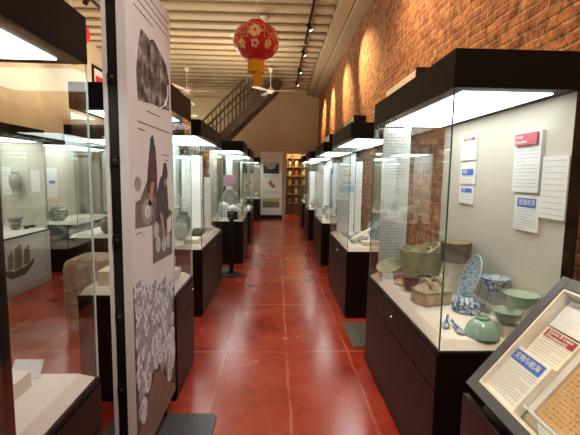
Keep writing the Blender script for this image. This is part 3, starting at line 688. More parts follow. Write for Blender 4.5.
jb.build('printed_jar', pattern_mat('print_jar_white', (.74, .76, .78), (.20, .23, .31), 44, 'noise', .34, .44, .6), P)
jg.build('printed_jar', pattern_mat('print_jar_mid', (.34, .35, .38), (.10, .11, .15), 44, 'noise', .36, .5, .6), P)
js.build('jar_shading', pattern_mat('print_jar_grey', (.42, .45, .50), (.09, .12, .22), 50, 'noise', .40, .48, .6), P)  # shading of each jar, put in as a flat coloured patch
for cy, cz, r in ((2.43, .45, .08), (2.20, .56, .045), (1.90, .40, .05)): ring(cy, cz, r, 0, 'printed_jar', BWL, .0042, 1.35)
ft = MB(); pts = []
for cx_, cy_, a0 in ((-.425, 2.245, -90), (-.425, 2.43, 0), (-.99, 2.43, 90), (-.99, 2.245, 180)):
    for i in range(7): a = math.radians(a0+90*i/6); pts.append((cx_+.05*math.cos(a), cy_+.05*math.sin(a), .0005))
ft.poly(pts, (0, 0, .012)); ft.build('foot_plate', GREYM, P, bevel=.002)

# ------------------------------------------------------------------ nearest left case contents
solo('display_block', MB().box(-1.16, -.905, 1.16, 1.425, ZPL+.001, ZPL+.060), CREAM, 'bare cream block on the plinth of the nearest left case', 'block', (-1.04, 1.3, ZPL+.001), bevel=.002)
o = MB().box(-.055, .055, 0, .006, 0, .068).build('blank_card', PAPER); o.matrix_world = Matrix.Translation((-.965, 1.475, ZPL+.005)) @ RX(-34); tag(o, 'small blank card leaning back behind the cream block', 'card')

# ------------------------------------------------------------------ contents of the other cases
zt = ZPL+.001
def vase(name, mat, c, prof, label, cat, group=None, sq=1.0): return solo(name, MB().lathe(prof, c, 28, None, sq), mat, label, cat, c, group, smooth=True)
def jarp(r, h, neck=.55): return [(0, 0), (r*.55, 0), (r*.8, h*.2), (r, h*.5), (r*.9, h*.75), (r*neck, h*.88), (r*neck*1.08, h), (r*neck*.85, h), (r*neck*.8, h*.86), (0, h*.80)]
def platter(name, mat, c, r, label, rz, tilt=78, group=None):
    o = MB().lathe([(0, 0), (r*.5, 0), (r, .03), (r*1.01, .035), (r*.96, .036), (r*.5, .010), (0, .008)], (0, 0, 0), 40).build(name, mat, smooth=True)
    o.matrix_world = Matrix.Translation((c[0], c[1], c[2]+r*math.sin(math.radians(tilt))+.002)) @ RZ(rz) @ RX(tilt); return tag(o, label, 'plate', group)
def board(name, label, m, w, h, th=.012, lines=10, body=PAPER, pics=()):
    b = MB().box(0, w, 0, h, 0, th).build(name, body); b.matrix_world = m; tag(b, label, 'text panel')
    if lines:
        l = MB()
        for i in range(lines): l.box(w*.1, w*(.9 if i % 3 != 2 else .6), h*(.94-.5*i/lines)-.004, h*(.94-.5*i/lines)+.004, th, th+.0008)
        l.build('printed_text', INK, b, world=False)
    for nm, mt, a0, a1, b0, b1 in pics: MB().box(w*a0, w*a1, h*b0, h*b1, th, th+.0008).build(nm, mt, b, world=False)
    return b
BLUEW = M('print_sea_blue', (.36, .48, .60), .7, var=.3, scale=20); ORNG = M('print_orange', (.75, .36, .08), .7); SKYP = M('print_pale_sky', (.62, .68, .68), .7)
FY = lambda x, y, z: frame_m((x, y, z), (1, 0, 0), (0, 0, 1))       # faces the camera (-y)
# R2
board('picture_panel', 'pale panel with blue waves and an orange mark, in the second right case', FY(.86, 5.50, zt+.52), .235, .46, .012, 0, SKYP, (('wave_print', BLUEW, .05, .95, .12, .30), ('wave_print', BLUEW, .25, .85, .36, .44), ('orange_print', ORNG, .3, .75, .60, .65)))
board('text_panel', 'narrow white panel standing at the far end of the second right case', FY(.86, 5.52, zt), .235, .50, .012, 9)
board('text_panel', 'tall grey text panel behind the blue waves picture in the second right case', FY(1.12, 5.56, zt), .09, 1.0, .012, 14)
wd = MB().poly([(-.14, 0, 0), (.14, 0, .16), (.14, .10, .16), (-.14, .10, 0)], (0, 0, .012)).build('sloping_rest', CREAM); wd.matrix_world = Matrix.Translation((1.05, 4.72, zt)); tag(wd, 'cream sloping rest among blue and white shards in the second right case', 'stand')
solo('display_block', MB().box(1.00, 1.22, 4.42, 4.56, zt, zt+.045), CREAM, 'low cream block at the near end of the second right case', 'block', (1.11, 4.49, zt), bevel=.002)
vase('blue_jar', BWL, (1.245, 4.62, zt), [(0, 0), (.07, 0), (.085, .05), (.095, .14), (.09, .22), (.06, .25), (.065, .27), (.05, .27), (0, .24)], 'pale blue and white jar standing at the near end of the second right case', 'jar')
platter('blue_plate', BWP, (1.30, 4.95, zt), .13, 'blue and white plate upright behind the pale jar in the second right case', -25)
for i, (x, y, r, h) in enumerate(((.93, 4.62, .055, .05), (1.02, 4.60, .05, .06), (1.10, 4.80, .06, .05), (.95, 4.91, .06, .06), (1.06, 5.05, .055, .07), (.92, 5.15, .05, .05))):
    bowl('shard_bowl', BWL, (x, y, zt), r, h, ['broken blue and white bowl nearest the aisle corner of the second right case', 'broken blue and white bowl beside the low cream block', 'broken blue and white bowl at the foot of the sloping rest', 'broken blue and white bowl by the aisle glass, middle of the second right case', 'broken blue and white bowl behind the sloping rest', 'broken blue and white bowl by the aisle glass, far part of the second right case'][i], 'bowl', group='blue and white broken bowls in the second right case')
tent('white tent card by the aisle glass at the far end of the second right case', (.87, 5.35, zt), .09, .09, -60)
# R3
board('text_panel', 'white text panel in the third right case, nearest the aisle', FY(.84, 8.02, zt), .20, 1.0, .012, 14)
board('text_panel', 'white text panel in the third right case, with a violet strip', FY(1.08, 8.02, zt), .22, 1.05, .012, 10, PAPER, (('violet_print', M('print_violet', (.24, .20, .36), .7), .02, .25, .1, .9),))
vase('white_jar', WHITEP, (.95, 7.05, zt), jarp(.075, .19), 'white lidded jar near the aisle corner of the third right case', 'jar')
vase('white_bottle', BWL, (1.22, 7.2, zt), [(0, 0), (.06, 0), (.08, .06), (.06, .13), (.022, .19), (.022, .27), (.03, .29), (0, .28)], 'pale bottle vase with a slim neck in the third right case', 'vase')
vase('grey_jar', GREYP, (.98, 7.55, zt), jarp(.09, .22), 'grey stoneware jar in the middle of the third right case', 'jar')
platter('blue_plate', BWP, (1.25, 7.5, zt), .12, 'blue and white plate upright by the back of the third right case', -30)
solo('display_block', MB().box(.90, 1.15, 7.3, 7.44, zt, zt+.05), CREAM, 'cream block in front of the grey jar in the third right case', 'block', (1.02, 7.37, zt))
# R4, R5
vase('white_jar', WHITEP, (.93, 9.75, zt), jarp(.085, .2), 'white jar near the aisle corner of the fourth right case', 'jar')
vase('blue_jar', BWL, (1.1, 10.0, zt), jarp(.09, .26), 'pale blue jar behind the white jar in the fourth right case', 'jar')
board('text_panel', 'white text panel in the fourth right case', FY(.86, 10.7, zt), .3, .9, .012, 12)
vase('white_jar', WHITEP, (.92, 11.95, zt), jarp(.09, .24), 'white jar in the farthest right case', 'jar')
vase('grey_jar', GREYP, (1.08, 12.3, zt), jarp(.10, .27), 'grey jar in the farthest right case', 'jar')
# L2 behind the printed panel
solo('display_block', MB().box(-.95, -.735, 2.74, 3.02, zt, zt+.075), CREAM, 'cream block in the case half hidden by the printed panel', 'block', (-.84, 2.88, zt), bevel=.002)
solo('display_block', MB().box(-1.26, -1.02, 2.76, 3.0, zt, zt+.10), CREAM, 'cream block under the tan urn, seen left of the printed panel', 'block', (-1.14, 2.88, zt), bevel=.002)
vase('tan_urn', TAN, (-1.12, 2.88, zt+.101), jarp(.085, .20, .7), 'tan urn on a cream block, seen left of the printed panel', 'urn')
platter('grey_plate', pattern_mat('grey_white_plate', (.62, .62, .58), (.25, .26, .26), 22, 'noise', .42, .52), (-.90, 3.10, zt+.003), .10, 'grey patterned plate upright in the case half hidden by the printed panel', 20)
bowl('grey_bowl', GREYP, (-.80, 2.88, zt+.076), .06, .06, 'small grey bowl on the cream block right of the printed panel', 'bowl')
# L3
vase('dark_jar', DARKP, (-.98, 4.85, zt), jarp(.075, .12, .6), 'small dark jar near the aisle glass of the long left case', 'jar')
solo('display_block', MB().frustum((-1.05, -.87, 4.42, 4.70), (-1.03, -.89, 4.44, 4.68), zt, zt+.05), CREAM, 'cream block at the near end of the long left case', 'block', (-.96, 4.56, zt))
vase('white_jar', WHITEP, (-1.15, 4.75, zt), jarp(.09, .24), 'white jar by the back of the long left case', 'jar')
vase('grey_jar', GREYP, (-1.20, 5.10, zt), jarp(.10, .30), 'tall grey jar by the back of the long left case', 'jar')
board('text_panel', 'pale text panel standing in the far part of the long left case', FY(-1.36, 5.70, zt), .30, 1.05, .012, 0)
board('picture_panel', 'cream narrow panel standing near the aisle glass of the long left case', FY(-1.02, 5.60, zt), .10, .75, .012, 0, CREAMP)
bowl('grey_bowl', GREYP, (-1.0, 5.25, zt), .075, .07, 'grey bowl in the middle of the long left case', 'bowl')
bowl('white_bowl', WHITEP, (-.93, 5.5, zt), .07, .06, 'white bowl near the far end of the long left case', 'bowl')
# L4
rc = thing('rose_cloth', 'rose coloured cloth hung upright in the case behind the stanchion', 'cloth', (-.90, 7.50, 1.34))
pts = [(-1.05, 1.60), (-1.0, 1.585), (-.93, 1.59), (-.86, 1.585), (-.81, 1.60), (-.83, 1.48), (-.80, 1.36), (-.93, 1.38), (-1.06, 1.36), (-1.03, 1.48)]
MB().poly([(a+.03, 7.50, b-.01) for a, b in pts], (0, .012, 0)).build('cloth_sheet', PURP, rc)
for x in (-1.0, -.86): MB().tube([(x+.03, 7.506, 1.565), (x+.03, 7.506, 1.99)], .002, 5).build('hanging_thread', INK, rc)
ROCKM = M('coral_mass', (.34, .34, .29), .9, scale=20, bump=.6, dark=(.13, .14, .11))
solo('concretion_lump', MB().blob((-.90, 7.68, zt+.262), (.19, .11, .235), 28, 16, .07).blob((-.77, 7.64, zt+.135), (.12, .1, .11), 20, 12, .07).blob((-1.0, 7.62, zt+.115), (.11, .1, .10), 20, 12, .07), ROCKM, 'grey encrusted lump of pottery behind the lidded jars', 'concretion', (-.93, 7.66, zt), smooth=True)
def lidded(label, c, r, h):
    t = thing('lidded_jar', label, 'jar', c, 'lidded jars in the case behind the stanchion')
    MB().lathe([(0, 0), (r*.7, 0), (r*.98, h*.3), (r, h*.6), (r*.85, h*.68), (0, h*.68)], c, 28).build('jar_body', BWL, t, smooth=True)
    MB().lathe([(r*1.02, h*.66), (r*1.04, h*.70), (r*.8, h*.85), (r*.2, h*.93), (r*.12, h*.96), (r*.14, h), (0, h*1.01)], c, 28).build('lid', WHITEP, t, smooth=True)
lidded('lidded jar nearest the aisle, white lid over pale blue body', (-.79, 7.14, zt), .105, .26)
lidded('lidded jar farther back, left of the other lidded jar', (-.98, 7.32, zt), .105, .30)
fg = vase('white_figurine', WHITEP, (-.65, 7.04, zt), [(0, 0), (.055, 0), (.05, .04), (.035, .12), (.045, .15), (.03, .18), (.022, .19), (.034, .22), (.03, .25), (0, .265)], 'small white figurine beside the lidded jar by the aisle glass', 'figurine', None, .8)
vase('white_jar', WHITEP, (-.80, 9.2, zt), jarp(.09, .24), 'white jar in the narrow case behind the rose cloth case', 'jar')
vase('grey_jar', GREYP, (-.95, 9.5, zt), jarp(.10, .27), 'grey jar in the narrow case behind the rose cloth case', 'jar')
vase('grey_jar', GREYP, (-.87, 13.78, zt), jarp(.09, .22), 'grey jar in the case against the far wall', 'jar')
vase('white_jar', WHITEP, (-.70, 13.7, zt), jarp(.075, .18), 'white jar in the case against the far wall', 'jar')
vase('dark_jar', DARKP, (-1.1, 13.8, zt), jarp(.08, .2), 'dark jar in the case against the far wall', 'jar')

# left wall cases: ship front, pots, cards
ship = card('ship_sign', 'pale printed sign with a dark sailing junk on the pedestal front', 'sign', frame_m((-3.2995, 4.52, .10), (0, 1, 0), (0, 0, 1)), 1.12, .62, .006, M('sign_board', (.58, .58, .55), .7), None, 0)
SHIPM = M('ship_print', (.09, .085, .065), .7); SAILM = M('sail_print', (.20, .17, .11), .7, var=.2)
MB().poly([(.30, .20, .006), (.40, .14, .006), (.66, .14, .006), (.84, .24, .006), (.88, .33, .006), (.70, .25, .006), (.45, .23, .006), (.28, .28, .006)], (0, 0, .001)).build('hull_print', SHIPM, ship, world=False)
for a, b_, h0, h1 in ((.33, .43, .27, .50), (.46, .60, .25, .57), (.64, .76, .27, .53)):
    MB().poly([(a, h0, .006), (b_, h0, .006), (b_+.03, h0+.12, .006), (b_, h1, .006), (a+.02, h1-.06, .006)], (0, 0, .001)).build('sail_print', SAILM, ship, world=False)
l = MB()
for i in range(3): l.box(.08, 1.0, .03+i*.03, .037+i*.03, .006, .0066)
l.build('printed_text', INK, ship, world=False)
GL = 'small vessels in the left wall cases'
bowl('grey_bowl', GREYP, (-3.55, 5.44, zt), .075, .05, 'grey bowl at the bottom of a stack over the ship sign', 'bowl', group=GL)
bowl('grey_bowl', GREYP, (-3.55, 5.44, zt+.0515), .085, .06, 'grey bowl in the middle of a stack over the ship sign', 'bowl', group=GL)
bowl('grey_bowl', GREYP, (-3.55, 5.44, zt+.1125), .105, .055, 'widest grey bowl on top of a stack over the ship sign', 'bowl', group=GL)
bowl('brown_bowl', BROWNP, (-3.56, 5.10, zt), .07, .06, 'brown bowl left of the grey bowl stack', 'bowl', group=GL)
bowl('dark_bowl', DARKP, (-3.44, 5.50, zt), .045, .04, 'small dark bowl right of the grey bowl stack', 'bowl', group=GL)
bowl('dark_bowl', DARKP, (-3.45, 5.64, zt), .055, .035, 'low dark dish farther right of the grey bowl stack', 'bowl', group=GL)
vase('hanging_urn', GREYP, (-3.66, 5.66, 1.32), jarp(.08, .26, .6), 'grey urn on a high bracket on the panel over the bowl stack', 'urn')
solo('bracket_shelf', MB().box(-3.76, -3.56, 5.58, 5.7645, 1.305, 1.319), ACRYL, 'clear bracket shelf under the high grey urn', 'shelf', (-3.66, 5.67, 1.305))
card('label_card', 'white card on the end panel left of the high grey urn', 'label card', FY(-3.905, 5.7645, 1.25), .12, .40, .01, PAPER, None, 8)
card('label_card', 'white card on the end panel right of the high grey urn', 'label card', FY(-3.50, 5.7645, 1.30), .12, .30, .01, PAPER, None, 6)
card('label_card', 'pale card with a blue heading, on the panel above the round pot', 'label card', frame_m((-3.7445, 6.55, 1.15), (0, 1, 0), (0, 0, 1)), .30, .50, .01, PAPER, (BLUEH, .06, .24, .24, .29, '', .02, .001), 4)
GRP = pattern_mat('grey_pot_pattern', (.50, .48, .42), (.16, .16, .13), 16, 'noise', .42, .52)
rp = thing('round_pot', 'round grey patterned pot with a lid, on the left wall case plinth', 'pot', (-3.56, 6.52, zt))
MB().lathe([(0, 0), (.07, 0), (.13, .05), (.152, .115), (.13, .18), (.085, .205), (0, .205)], (-3.56, 6.52, zt), 32).build('pot_body', GRP, rp, smooth=True)
MB().lathe([(.095, .20), (.092, .22), (.05, .235), (.016, .24), (.016, .255), (0, .26)], (-3.56, 6.52, zt), 28).build('lid', GREYP, rp, smooth=True)
vase('grey_jar', GREYP, (-3.4, 8.9, zt), jarp(.13, .30), 'grey jar in the back left wall case', 'jar')
vase('dark_jar', DARKP, (-3.4, 9.4, zt), jarp(.12, .34), 'dark jar in the back left wall case', 'jar')
vase('grey_jar', GREYP, (-2.2, 5.2, zt), jarp(.11, .22), 'squat grey jar in the second-aisle case behind the carved stone', 'jar')
bowl('grey_bowl', GREYP, (-2.25, 5.6, zt), .16, .12, 'wide grey bowl in the second-aisle case behind the carved stone', 'bowl')
bowl('white_bowl', WHITEP, (-2.3, 6.05, zt), .13, .12, 'white bowl in the second-aisle case behind the carved stone', 'bowl')

# carved stone on the floor between the island cases
cs = thing('carved_stone', 'brown carved stone block with rounded top standing on the red floor', 'carved stone', (-1.82, 4.05, 0))
MB().blob((-1.80, 4.05, .40), (.30, .24, .345), 36, 24, .012, None, .28).build('stone_body', STONE, cs, smooth=True)
for sx_ in (-.20, .20):
    for sy_ in (-.15, .15): MB().blob((-1.80+sx_, 4.05+sy_, .06), (.07, .07, .062), 16, 10, .03, None, .6).build('stone_foot', STONE, cs, smooth=True)

# ------------------------------------------------------------------ stanchions, mats
def stanchion(x, y, label, notice=False):
    t = thing('stanchion', label, 'stanchion', (x, y, 0), 'black barrier posts')
    MB().lathe([(0, 0), (.165, 0), (.165, .012), (.14, .026), (.05, .034), (0, .034)], (x, y, 0), 36).build('base', BLACK, t, smooth=True)
    MB().lathe([(0, .03), (.034, .03), (.034, .90), (0, .90)], (x, y, 0), 20).build('post', BLACK, t, smooth=True)
    h = MB().lathe([(.034, .88), (.042, .885), (.042, .975), (.030, .985), (0, .985)], (x, y, 0), 20).build('belt_head', BLACK, t, smooth=True)
    MB().box(x-.012, x+.012, y-.047, y-.041, .90, .96).build('belt_clip', GREYM, h)
stanchion(-.70, 6.15, 'black stanchion post with a round base in front of the lidded jars')
nt_ = thing('belt_notice', 'small black, red and white notice clipped behind the stanchion head', 'notice', (-.80, 6.93, .80))
solo_ = MB().box(-.86, -.68, 6.915, 6.925, .80, .945).build('notice_board', BLACK, nt_)
MB().poly([(-.84, 6.9145, .86), (-.80, 6.9145, .925), (-.76, 6.9145, .89), (-.72, 6.9145, .88), (-.78, 6.9145, .85)], (0, -.001, 0)).build('red_print', REDP, nt_)
MB().box(-.85, -.80, 6.9135, 6.9147, .805, .835).build('white_print', PAPER, nt_)
MB().box(-.79, -.77, 6.917, 6.948, .75, .81).build('clip', BLACK, nt_)
solo('floor_mat', MB().box(.735, 1.38, 3.52, 4.14, .0005, .006), MATG, 'dark grey rectangular mat on the floor between the first two right cases', 'mat', (1.05, 3.8, .0005))
solo('floor_mat', MB().box(-.98, -.80, 6.2, 6.75, .0005, .006), MATG, 'small grey mat on the floor beside the stanchion', 'mat', (-.9, 6.45, .0005))

# ------------------------------------------------------------------ far wall: banner, shelves beyond the doorway
BN = thing('upright_banner', 'white upright banner with three pictures against the far wall', 'banner', (-.20, 14.35, 0))
MB().box(-.59, .20, 14.34, 14.37, .13, 2.42).build('banner_sheet', PAPER, BN)
MB().box(-.60, .21, 14.22, 14.45, 0.0, .13).build('banner_base', BLACK, BN, bevel=.01)
def bpic(x0, x1, z0, z1, nm, mt, d=.002): return MB().box(x0, x1, 14.34-d, 14.3399, z0, z1).build(nm, mt, BN)
PG = M('print_green', (.20, .20, .10), .7, var=.4, scale=14)
p1 = bpic(-.48, .09, 1.63, 2.05, 'banner_photo', M('print_shore', (.42, .40, .33), .7, var=.3, scale=9)); MB().poly([(-.48, 14.337, 1.63), (.09, 14.337, 1.63), (.09, 14.337, 2.0), (-.02, 14.337, 1.95), (-.10, 14.337, 1.80), (-.30, 14.337, 1.78), (-.48, 14.337, 1.95)], (0, -.001, 0)).build('printed_trees', INKD, BN)
MB().poly([(-.30, 14.339, 1.28), (-.20, 14.339, 1.16), (-.08, 14.339, 1.10), (-.03, 14.339, 1.20), (-.12, 14.339, 1.26), (-.22, 14.339, 1.42)], (0, -.002, 0)).build('printed_figure', M('print_rust', (.35, .17, .10), .7), BN)
bpic(-.50, .11, .40, .74, 'banner_photo', PG); bpic(-.50, .11, .62, .74, 'printed_sky', M('print_khaki', (.5, .45, .25), .7), .003)
for nm, zs in (('title_text', (2.24, 2.17)), ('middle_caption', (1.55, 1.50)), ('lower_caption', (.98, .93))):
    l = MB()
    for z in zs: l.box(-.48, .05, 14.338, 14.3399, z, z+.018)
    l.build(nm, INK, BN)
SH = thing('shelf_cabinet', 'tall warm-lit shelf cabinet seen through the far doorway', 'shelf cabinet', (.7, 15.9, 0))
WD = M('shelf_wood', (.42, .28, .14), .5, var=.15)
MB().box(-.2, 1.7, 16.05, 16.1, .0, 2.5).build('back_board', WD, SH)
for x in (-.2, .40, .62, .95, 1.68): MB().box(x, x+.03, 15.65, 16.05, 0, 2.5).build('upright', M('dark_upright', (.10, .08, .07), .5), SH)
for z in (.45, .82, 1.18, 1.55, 1.9, 2.25): MB().box(-.17, 1.68, 15.66, 16.05, z, z+.025).build('shelf', WD, SH)
MB().box(-.17, 1.68, 15.68, 15.74, 2.44, 2.49).build('shelf_lamp', SHELFL, SH)
k = 0
words = ['lowest', 'second lowest', 'middle', 'second highest', 'highest']
for iz, z in enumerate((.476, .846, 1.206, 1.576, 1.926)):
    for ix, (x, w) in enumerate(((.525, 'left bay'), (.785, 'middle bay'), (1.08, 'right bay'))):
        vase('shelf_jar', [GREYP, M('rust_ware', (.35, .10, .07), .5), TAN, WHITEP][(iz+ix*2) % 4], (x, 15.82, z), jarp(.075, .20+.03*((iz+ix) % 3)), 'jar on the %s shelf beyond the doorway, %s' % (words[iz], w), 'jar', 'jars on the shelves beyond the doorway')
lamp('shelf_room_lamp', 'POINT', (.7, 15.2, 2.7), 110, WARM, size=.12)

# ------------------------------------------------------------------ staircase at the back left
ST = thing('staircase', 'dark wooden staircase with balusters rising to the right along the far wall', 'staircase', (-4.0, 12.9, 0))
def strg(y0, nm):
    MB().poly([(-4.35, y0, 0.002), (-4.25, y0, 0.002), (.03, y0, 4.28), (.03, y0, 4.50), (-.12, y0, 4.50), (-4.35, y0, .27)], (0, .06, 0)).build(nm, WOODD, ST)
strg(12.42, 'stringer'); strg(13.42, 'stringer')
MB().poly([(-4.24, 12.48, .04), (.02, 12.48, 4.30), (.02, 12.48, 4.33), (-4.24, 12.48, .07)], (0, .94, 0)).build('soffit', WOODD, ST)
for i in range(23):
    x = -4.2+i*.186
    MB().box(x, x+.22, 12.48, 13.42, x+4.545, x+4.575).build('tread', WOODD, ST)
for y0 in (12.43, 13.43):
    nb = 0; x = -3.9
    while x < -.2:
        zt_ = min(x+5.50, 4.50)
        if zt_-(x+4.60) > .08: MB().box(x, x+.028, y0, y0+.028, x+4.60, zt_).build('baluster', WOODD, ST)
        x += .125
    MB().tube([(-4.0, y0+.014, 1.50), (-1.02, y0+.014, 4.48)], .035, 8).build('handrail', WOODD, ST)
    MB().tube([(-4.0, y0+.014, 1.24), (-.76, y0+.014, 4.48)], .020, 8).build('lower_rail', WOODD, ST)

# ------------------------------------------------------------------ ceiling: fans, lantern, tracks, fittings
def fan(x, y, zh, label, a0, r=.80):
    t = thing('ceiling_fan', label, 'ceiling fan', (x, y, zh), 'cream ceiling fans')
    MB().lathe([(0, ZC-.10), (.025, ZC-.20), (.075, ZC-.09), (.08, ZC-.086), (0, ZC-.086)], (x, y, 0), 20).build('ceiling_mount', FANW, t, smooth=True)
    MB().lathe([(0, zh+.06), (.012, zh+.06), (.012, ZC-.10), (0, ZC-.10)], (x, y, 0), 10).build('rod', FANW, t, smooth=True)
    MB().lathe([(0, zh-.07), (.05, zh-.065), (.11, zh-.02), (.12, zh+.02), (.07, zh+.06), (.03, zh+.12), (0, zh+.12)], (x, y, 0), 28).build('motor', FANW, t, smooth=True)
    for k in range(3):
        m = Matrix.Translation((x, y, zh)) @ RZ(a0+120*k) @ RX(10)
        MB().poly([m@Vector(p) for p in ((.10, -.02, 0), (.22, -.055, 0), (r-.05, -.068, 0), (r, -.04, 0), (r, .04, 0), (r-.05, .068, 0), (.22, .055, 0), (.10, .02, 0))], m.to_3x3()@Vector((0, 0, .008))).build('blade', FANW, t)
fan(-.27, 7.75, 4.0, 'cream ceiling fan partly hidden behind the big red lantern', -12, .80)
fan(-2.56, 11.5, 3.92, 'cream ceiling fan hanging left of the staircase', 12, .80)
fan(-.20, 11.35, 3.92, 'cream ceiling fan in front of the stair top', -10, .72)
def lantern(x, y, z, r, h, label, deco=True):
    t = thing('paper_lantern', label, 'lantern', (x, y, z), 'red festive lanterns')
    n = 28; prof = [(r*.34, -h*.98)]
    for i in range(1, n):
        a = -PI/2*.86+PI*.86*i/n; prof.append((r*math.cos(a)**.8, h*math.sin(a)/math.sin(PI/2*.86)*.98))
    prof.append((r*.34, h*.98))
    b = MB(); seg = 80; v = []; f = []
    for rad, zz in prof:
        for k in range(seg):
            a = 2*PI*k/seg; q = rad*(1-.018*abs(math.cos(a*5))**8)
            v.append((x+q*math.cos(a), y+q*math.sin(a), z+zz))
    for i in range(len(prof)-1):
        for k in range(seg): f.append((i*seg+k, i*seg+(k+1) % seg, (i+1)*seg+(k+1) % seg, (i+1)*seg+k))
    b._add(v, f).build('lantern_body', LANTR, t, smooth=True)
    MB().lathe([(r*.36, h*.94), (r*.38, h*1.02), (r*.36, h*1.08), (r*.30, h*1.08), (r*.30, h*.94)], (x, y, z), 32).build('top_collar', LANTR, t, smooth=True)
    MB().lathe([(r*.36, -h*.94), (r*.38, -h*1.02), (r*.36, -h*1.10), (r*.30, -h*1.10), (r*.30, -h*.94)], (x, y, z), 32).build('bottom_collar', LANTR, t, smooth=True)
    MB().tube([(x, y, z+h*1.1), (x, y, ZC-.005)], .004, 6).build('hanging_cord', FANW, t)
    def fringe(r_, z0, z1, nm, cx=0):
        b = MB(); k = 44; pr_ = []; v = []; f = []
        for i in range(k):
            a = 2*PI*i/k; q = r_*(1 if i % 2 else .93); e = z1+random.uniform(-.006, .006)
            v += [(x+cx+q*math.cos(a), y+q*math.sin(a), z+z0), (x+cx+q*1.02*math.cos(a), y+q*1.02*math.sin(a), z+e)]
        for i in range(k): j = (i+1) % k; f.append((2*i, 2*j, 2*j+1, 2*i+1))
        v += [(x+cx, y, z+z0), (x+cx, y, z+z1)]
        for i in range(k): j = (i+1) % k; f += [(2*i, 2*j, 2*k), (2*i+1, 2*j+1, 2*k+1)]
        b._add(v, f).build(nm, YELL, t, smooth=True)
    fringe(r*.37, -h*1.06, -h*1.06-r*.54, 'tassel'); fringe(r*.20, -h*1.06-r*.5, -h*1.06-r*1.08, 'tassel_tip', r*.07)
    if deco:
        d = MB()
        for k in range(10):
            a = 2*PI*(k+.5)/10 if False else 2*PI*k/10+.31
            b0 = len(d.bm.verts)
            if k % 2 == 0:
                d.text('福', r*.78, Matrix.Translation((0, h*.22, 0)), .0001)
                for p in range(5):
                    pa = 2*PI*p/5; cx_, cy_ = .11*r*math.cos(pa), -h*.42+.11*r*math.sin(pa)
                    d.lathe([(0, 0), (.085*r, 0)], (cx_, cy_, 0), 10)
            else:
                for p in range(7):
                    pa = 2*PI*p/7; cx_, cy_ = .17*r*math.cos(pa), h*.22+.17*r*math.sin(pa)
                    d.lathe([(0, 0), (.115*r, 0)], (cx_, cy_, 0), 10)
                for p in range(5):
                    pa = 2*PI*p/5; cx_, cy_ = .13*r*math.cos(pa), -h*.45+.11*r*math.sin(pa)
                    d.lathe([(0, 0), (.07*r, 0)], (cx_, cy_, 0), 10)
            d.bm.verts.ensure_lookup_table()
            for vv in list(d.bm.verts)[b0:]:
                zz = vv.co.y; aa = vv.co.x/r
                s = max(-1, min(1, zz/(h*.98)*math.sin(PI/2*.86))); rad = r*math.cos(math.asin(s))**.8*1.006
                ang = a+aa
                vv.co = Vector((x+rad*math.cos(ang), y+rad*math.sin(ang), z+zz))
        d.build('gold_print', GOLD, t)
lantern(-.215, 4.0, 2.885, .222, .168, 'big red lantern with gold print and yellow tassel over the aisle')
lantern(-2.565, 5.2, 3.31, .20, .152, 'red lantern peeking out beside the nearest left case hood', False)
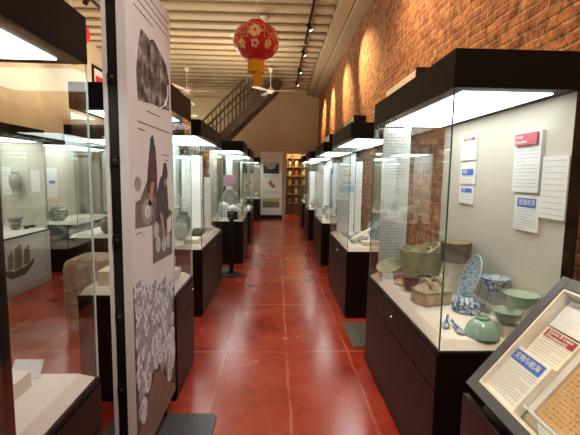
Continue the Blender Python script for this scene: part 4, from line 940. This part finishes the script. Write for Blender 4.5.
def track(x, y0, y1, spots, label, aim):
    t = thing('lighting_track', label, 'track light', (x, (y0+y1)/2, ZC-.13), 'black lighting tracks')
    MB().box(x-.02, x+.02, y0, y1, ZC-.17, ZC-.13).build('track_rail', BLACK, t)
    y = y0+.3
    while y < y1: MB().box(x-.008, x+.008, y-.008, y+.008, ZC-.13, ZC-.086).build('track_hanger', BLACK, t); y += 1.8
    for sy in spots:
        m = Matrix.Translation((x, sy, ZC-.23)) @ Vector(aim).to_track_quat('Z', 'Y').to_matrix().to_4x4()
        s = MB().lathe([(0, -.07), (.038, -.065), (.042, .07), (.036, .075), (.034, .06), (0, .06)], (0, 0, 0), 18, m).box(-.008, .008, -.008, .008, 0, .07, Matrix.Translation((x, sy, ZC-.235))).build('spotlight', BLACK, t, smooth=True)
        MB().lathe([(0, .062), (.033, .064), (.033, .068), (0, .068)], (0, 0, 0), 16, m).build('spot_lens', emit('spot_lens_glow', (1, .85, .6), 5) if 'spot_lens_glow' not in MATS else MATS['spot_lens_glow'], s, world=False).matrix_parent_inverse = Matrix.Translation(-wloc(s))
track(.585, 1.5, 12.8, [2.6, 5.2]+[p[1] for p in TRACK_SPOTS], 'black lighting track beside the brick wall, right of the big lantern', (.45, -.25, -.8))
track(-3.15, 3.0, 9.0, [4.2, 6.9, 7.6], 'black lighting track over the second aisle, above the nearest left case', (-.45, 0, -.8))
def batten(x0, x1, y0, y1, z, label):
    t = thing('batten_lamp', label, 'lamp', ((x0+x1)/2, (y0+y1)/2, z), 'batten lamps')
    MB().box(x0, x1, y0, y1, z, z+.07).build('lamp_body', WHITE, t)
    MB().box(x0+.02, x1-.02, y0+.02, y1-.02, z-.05, z-.001).build('lamp_tube', WINL, t)
    MB().box((x0+x1)/2-.01, (x0+x1)/2+.01, (y0+y1)/2-.01, (y0+y1)/2+.01, z+.07, ZC-.086).build('lamp_rod', WHITE, t)
batten(-2.98, -2.62, 13.2, 13.4, 3.50, 'greenish glowing batten lamp by the foot of the stair rail')
batten(-2.9, -2.82, 12.5, 13.9, 3.95, 'pale batten lamp hanging under the fan left of the staircase')
pf = thing('framed_picture', 'small black-framed red and white picture high on the far left wall', 'picture', (XL+.03, 10.07, 3.6))
MB().box(XL+.002, XL+.035, 9.75, 10.4, 3.60, 4.12).build('frame', BLACK, pf); MB().box(XL+.0351, XL+.038, 9.82, 10.33, 3.67, 4.05).build('picture_print', PAPER, pf)
MB().box(XL+.0381, XL+.04, 9.86, 10.28, 3.70, 3.90).build('red_print', REDP, pf)
# white wall units above the right cases
for i, (y, lb) in enumerate(((3.75, 'long white wall unit with a black end, above the ceramics case'), (6.75, 'long white wall unit with a black end, above the second right case'), (9.85, 'long white wall unit with a black end, above the third right case'))):
    t = thing('wall_unit', lb, 'wall unit', (1.40, y+.5, 2.30), 'white wall units on the brick wall')
    MB().box(1.30, XW-.002, y+.04, y+1.05, 2.30, 2.61).build('unit_body', WHITE, t, bevel=.01)
    MB().box(1.295, XW-.002, y, y+.039, 2.32, 2.62).build('end_cap', BLACK, t, bevel=.004)
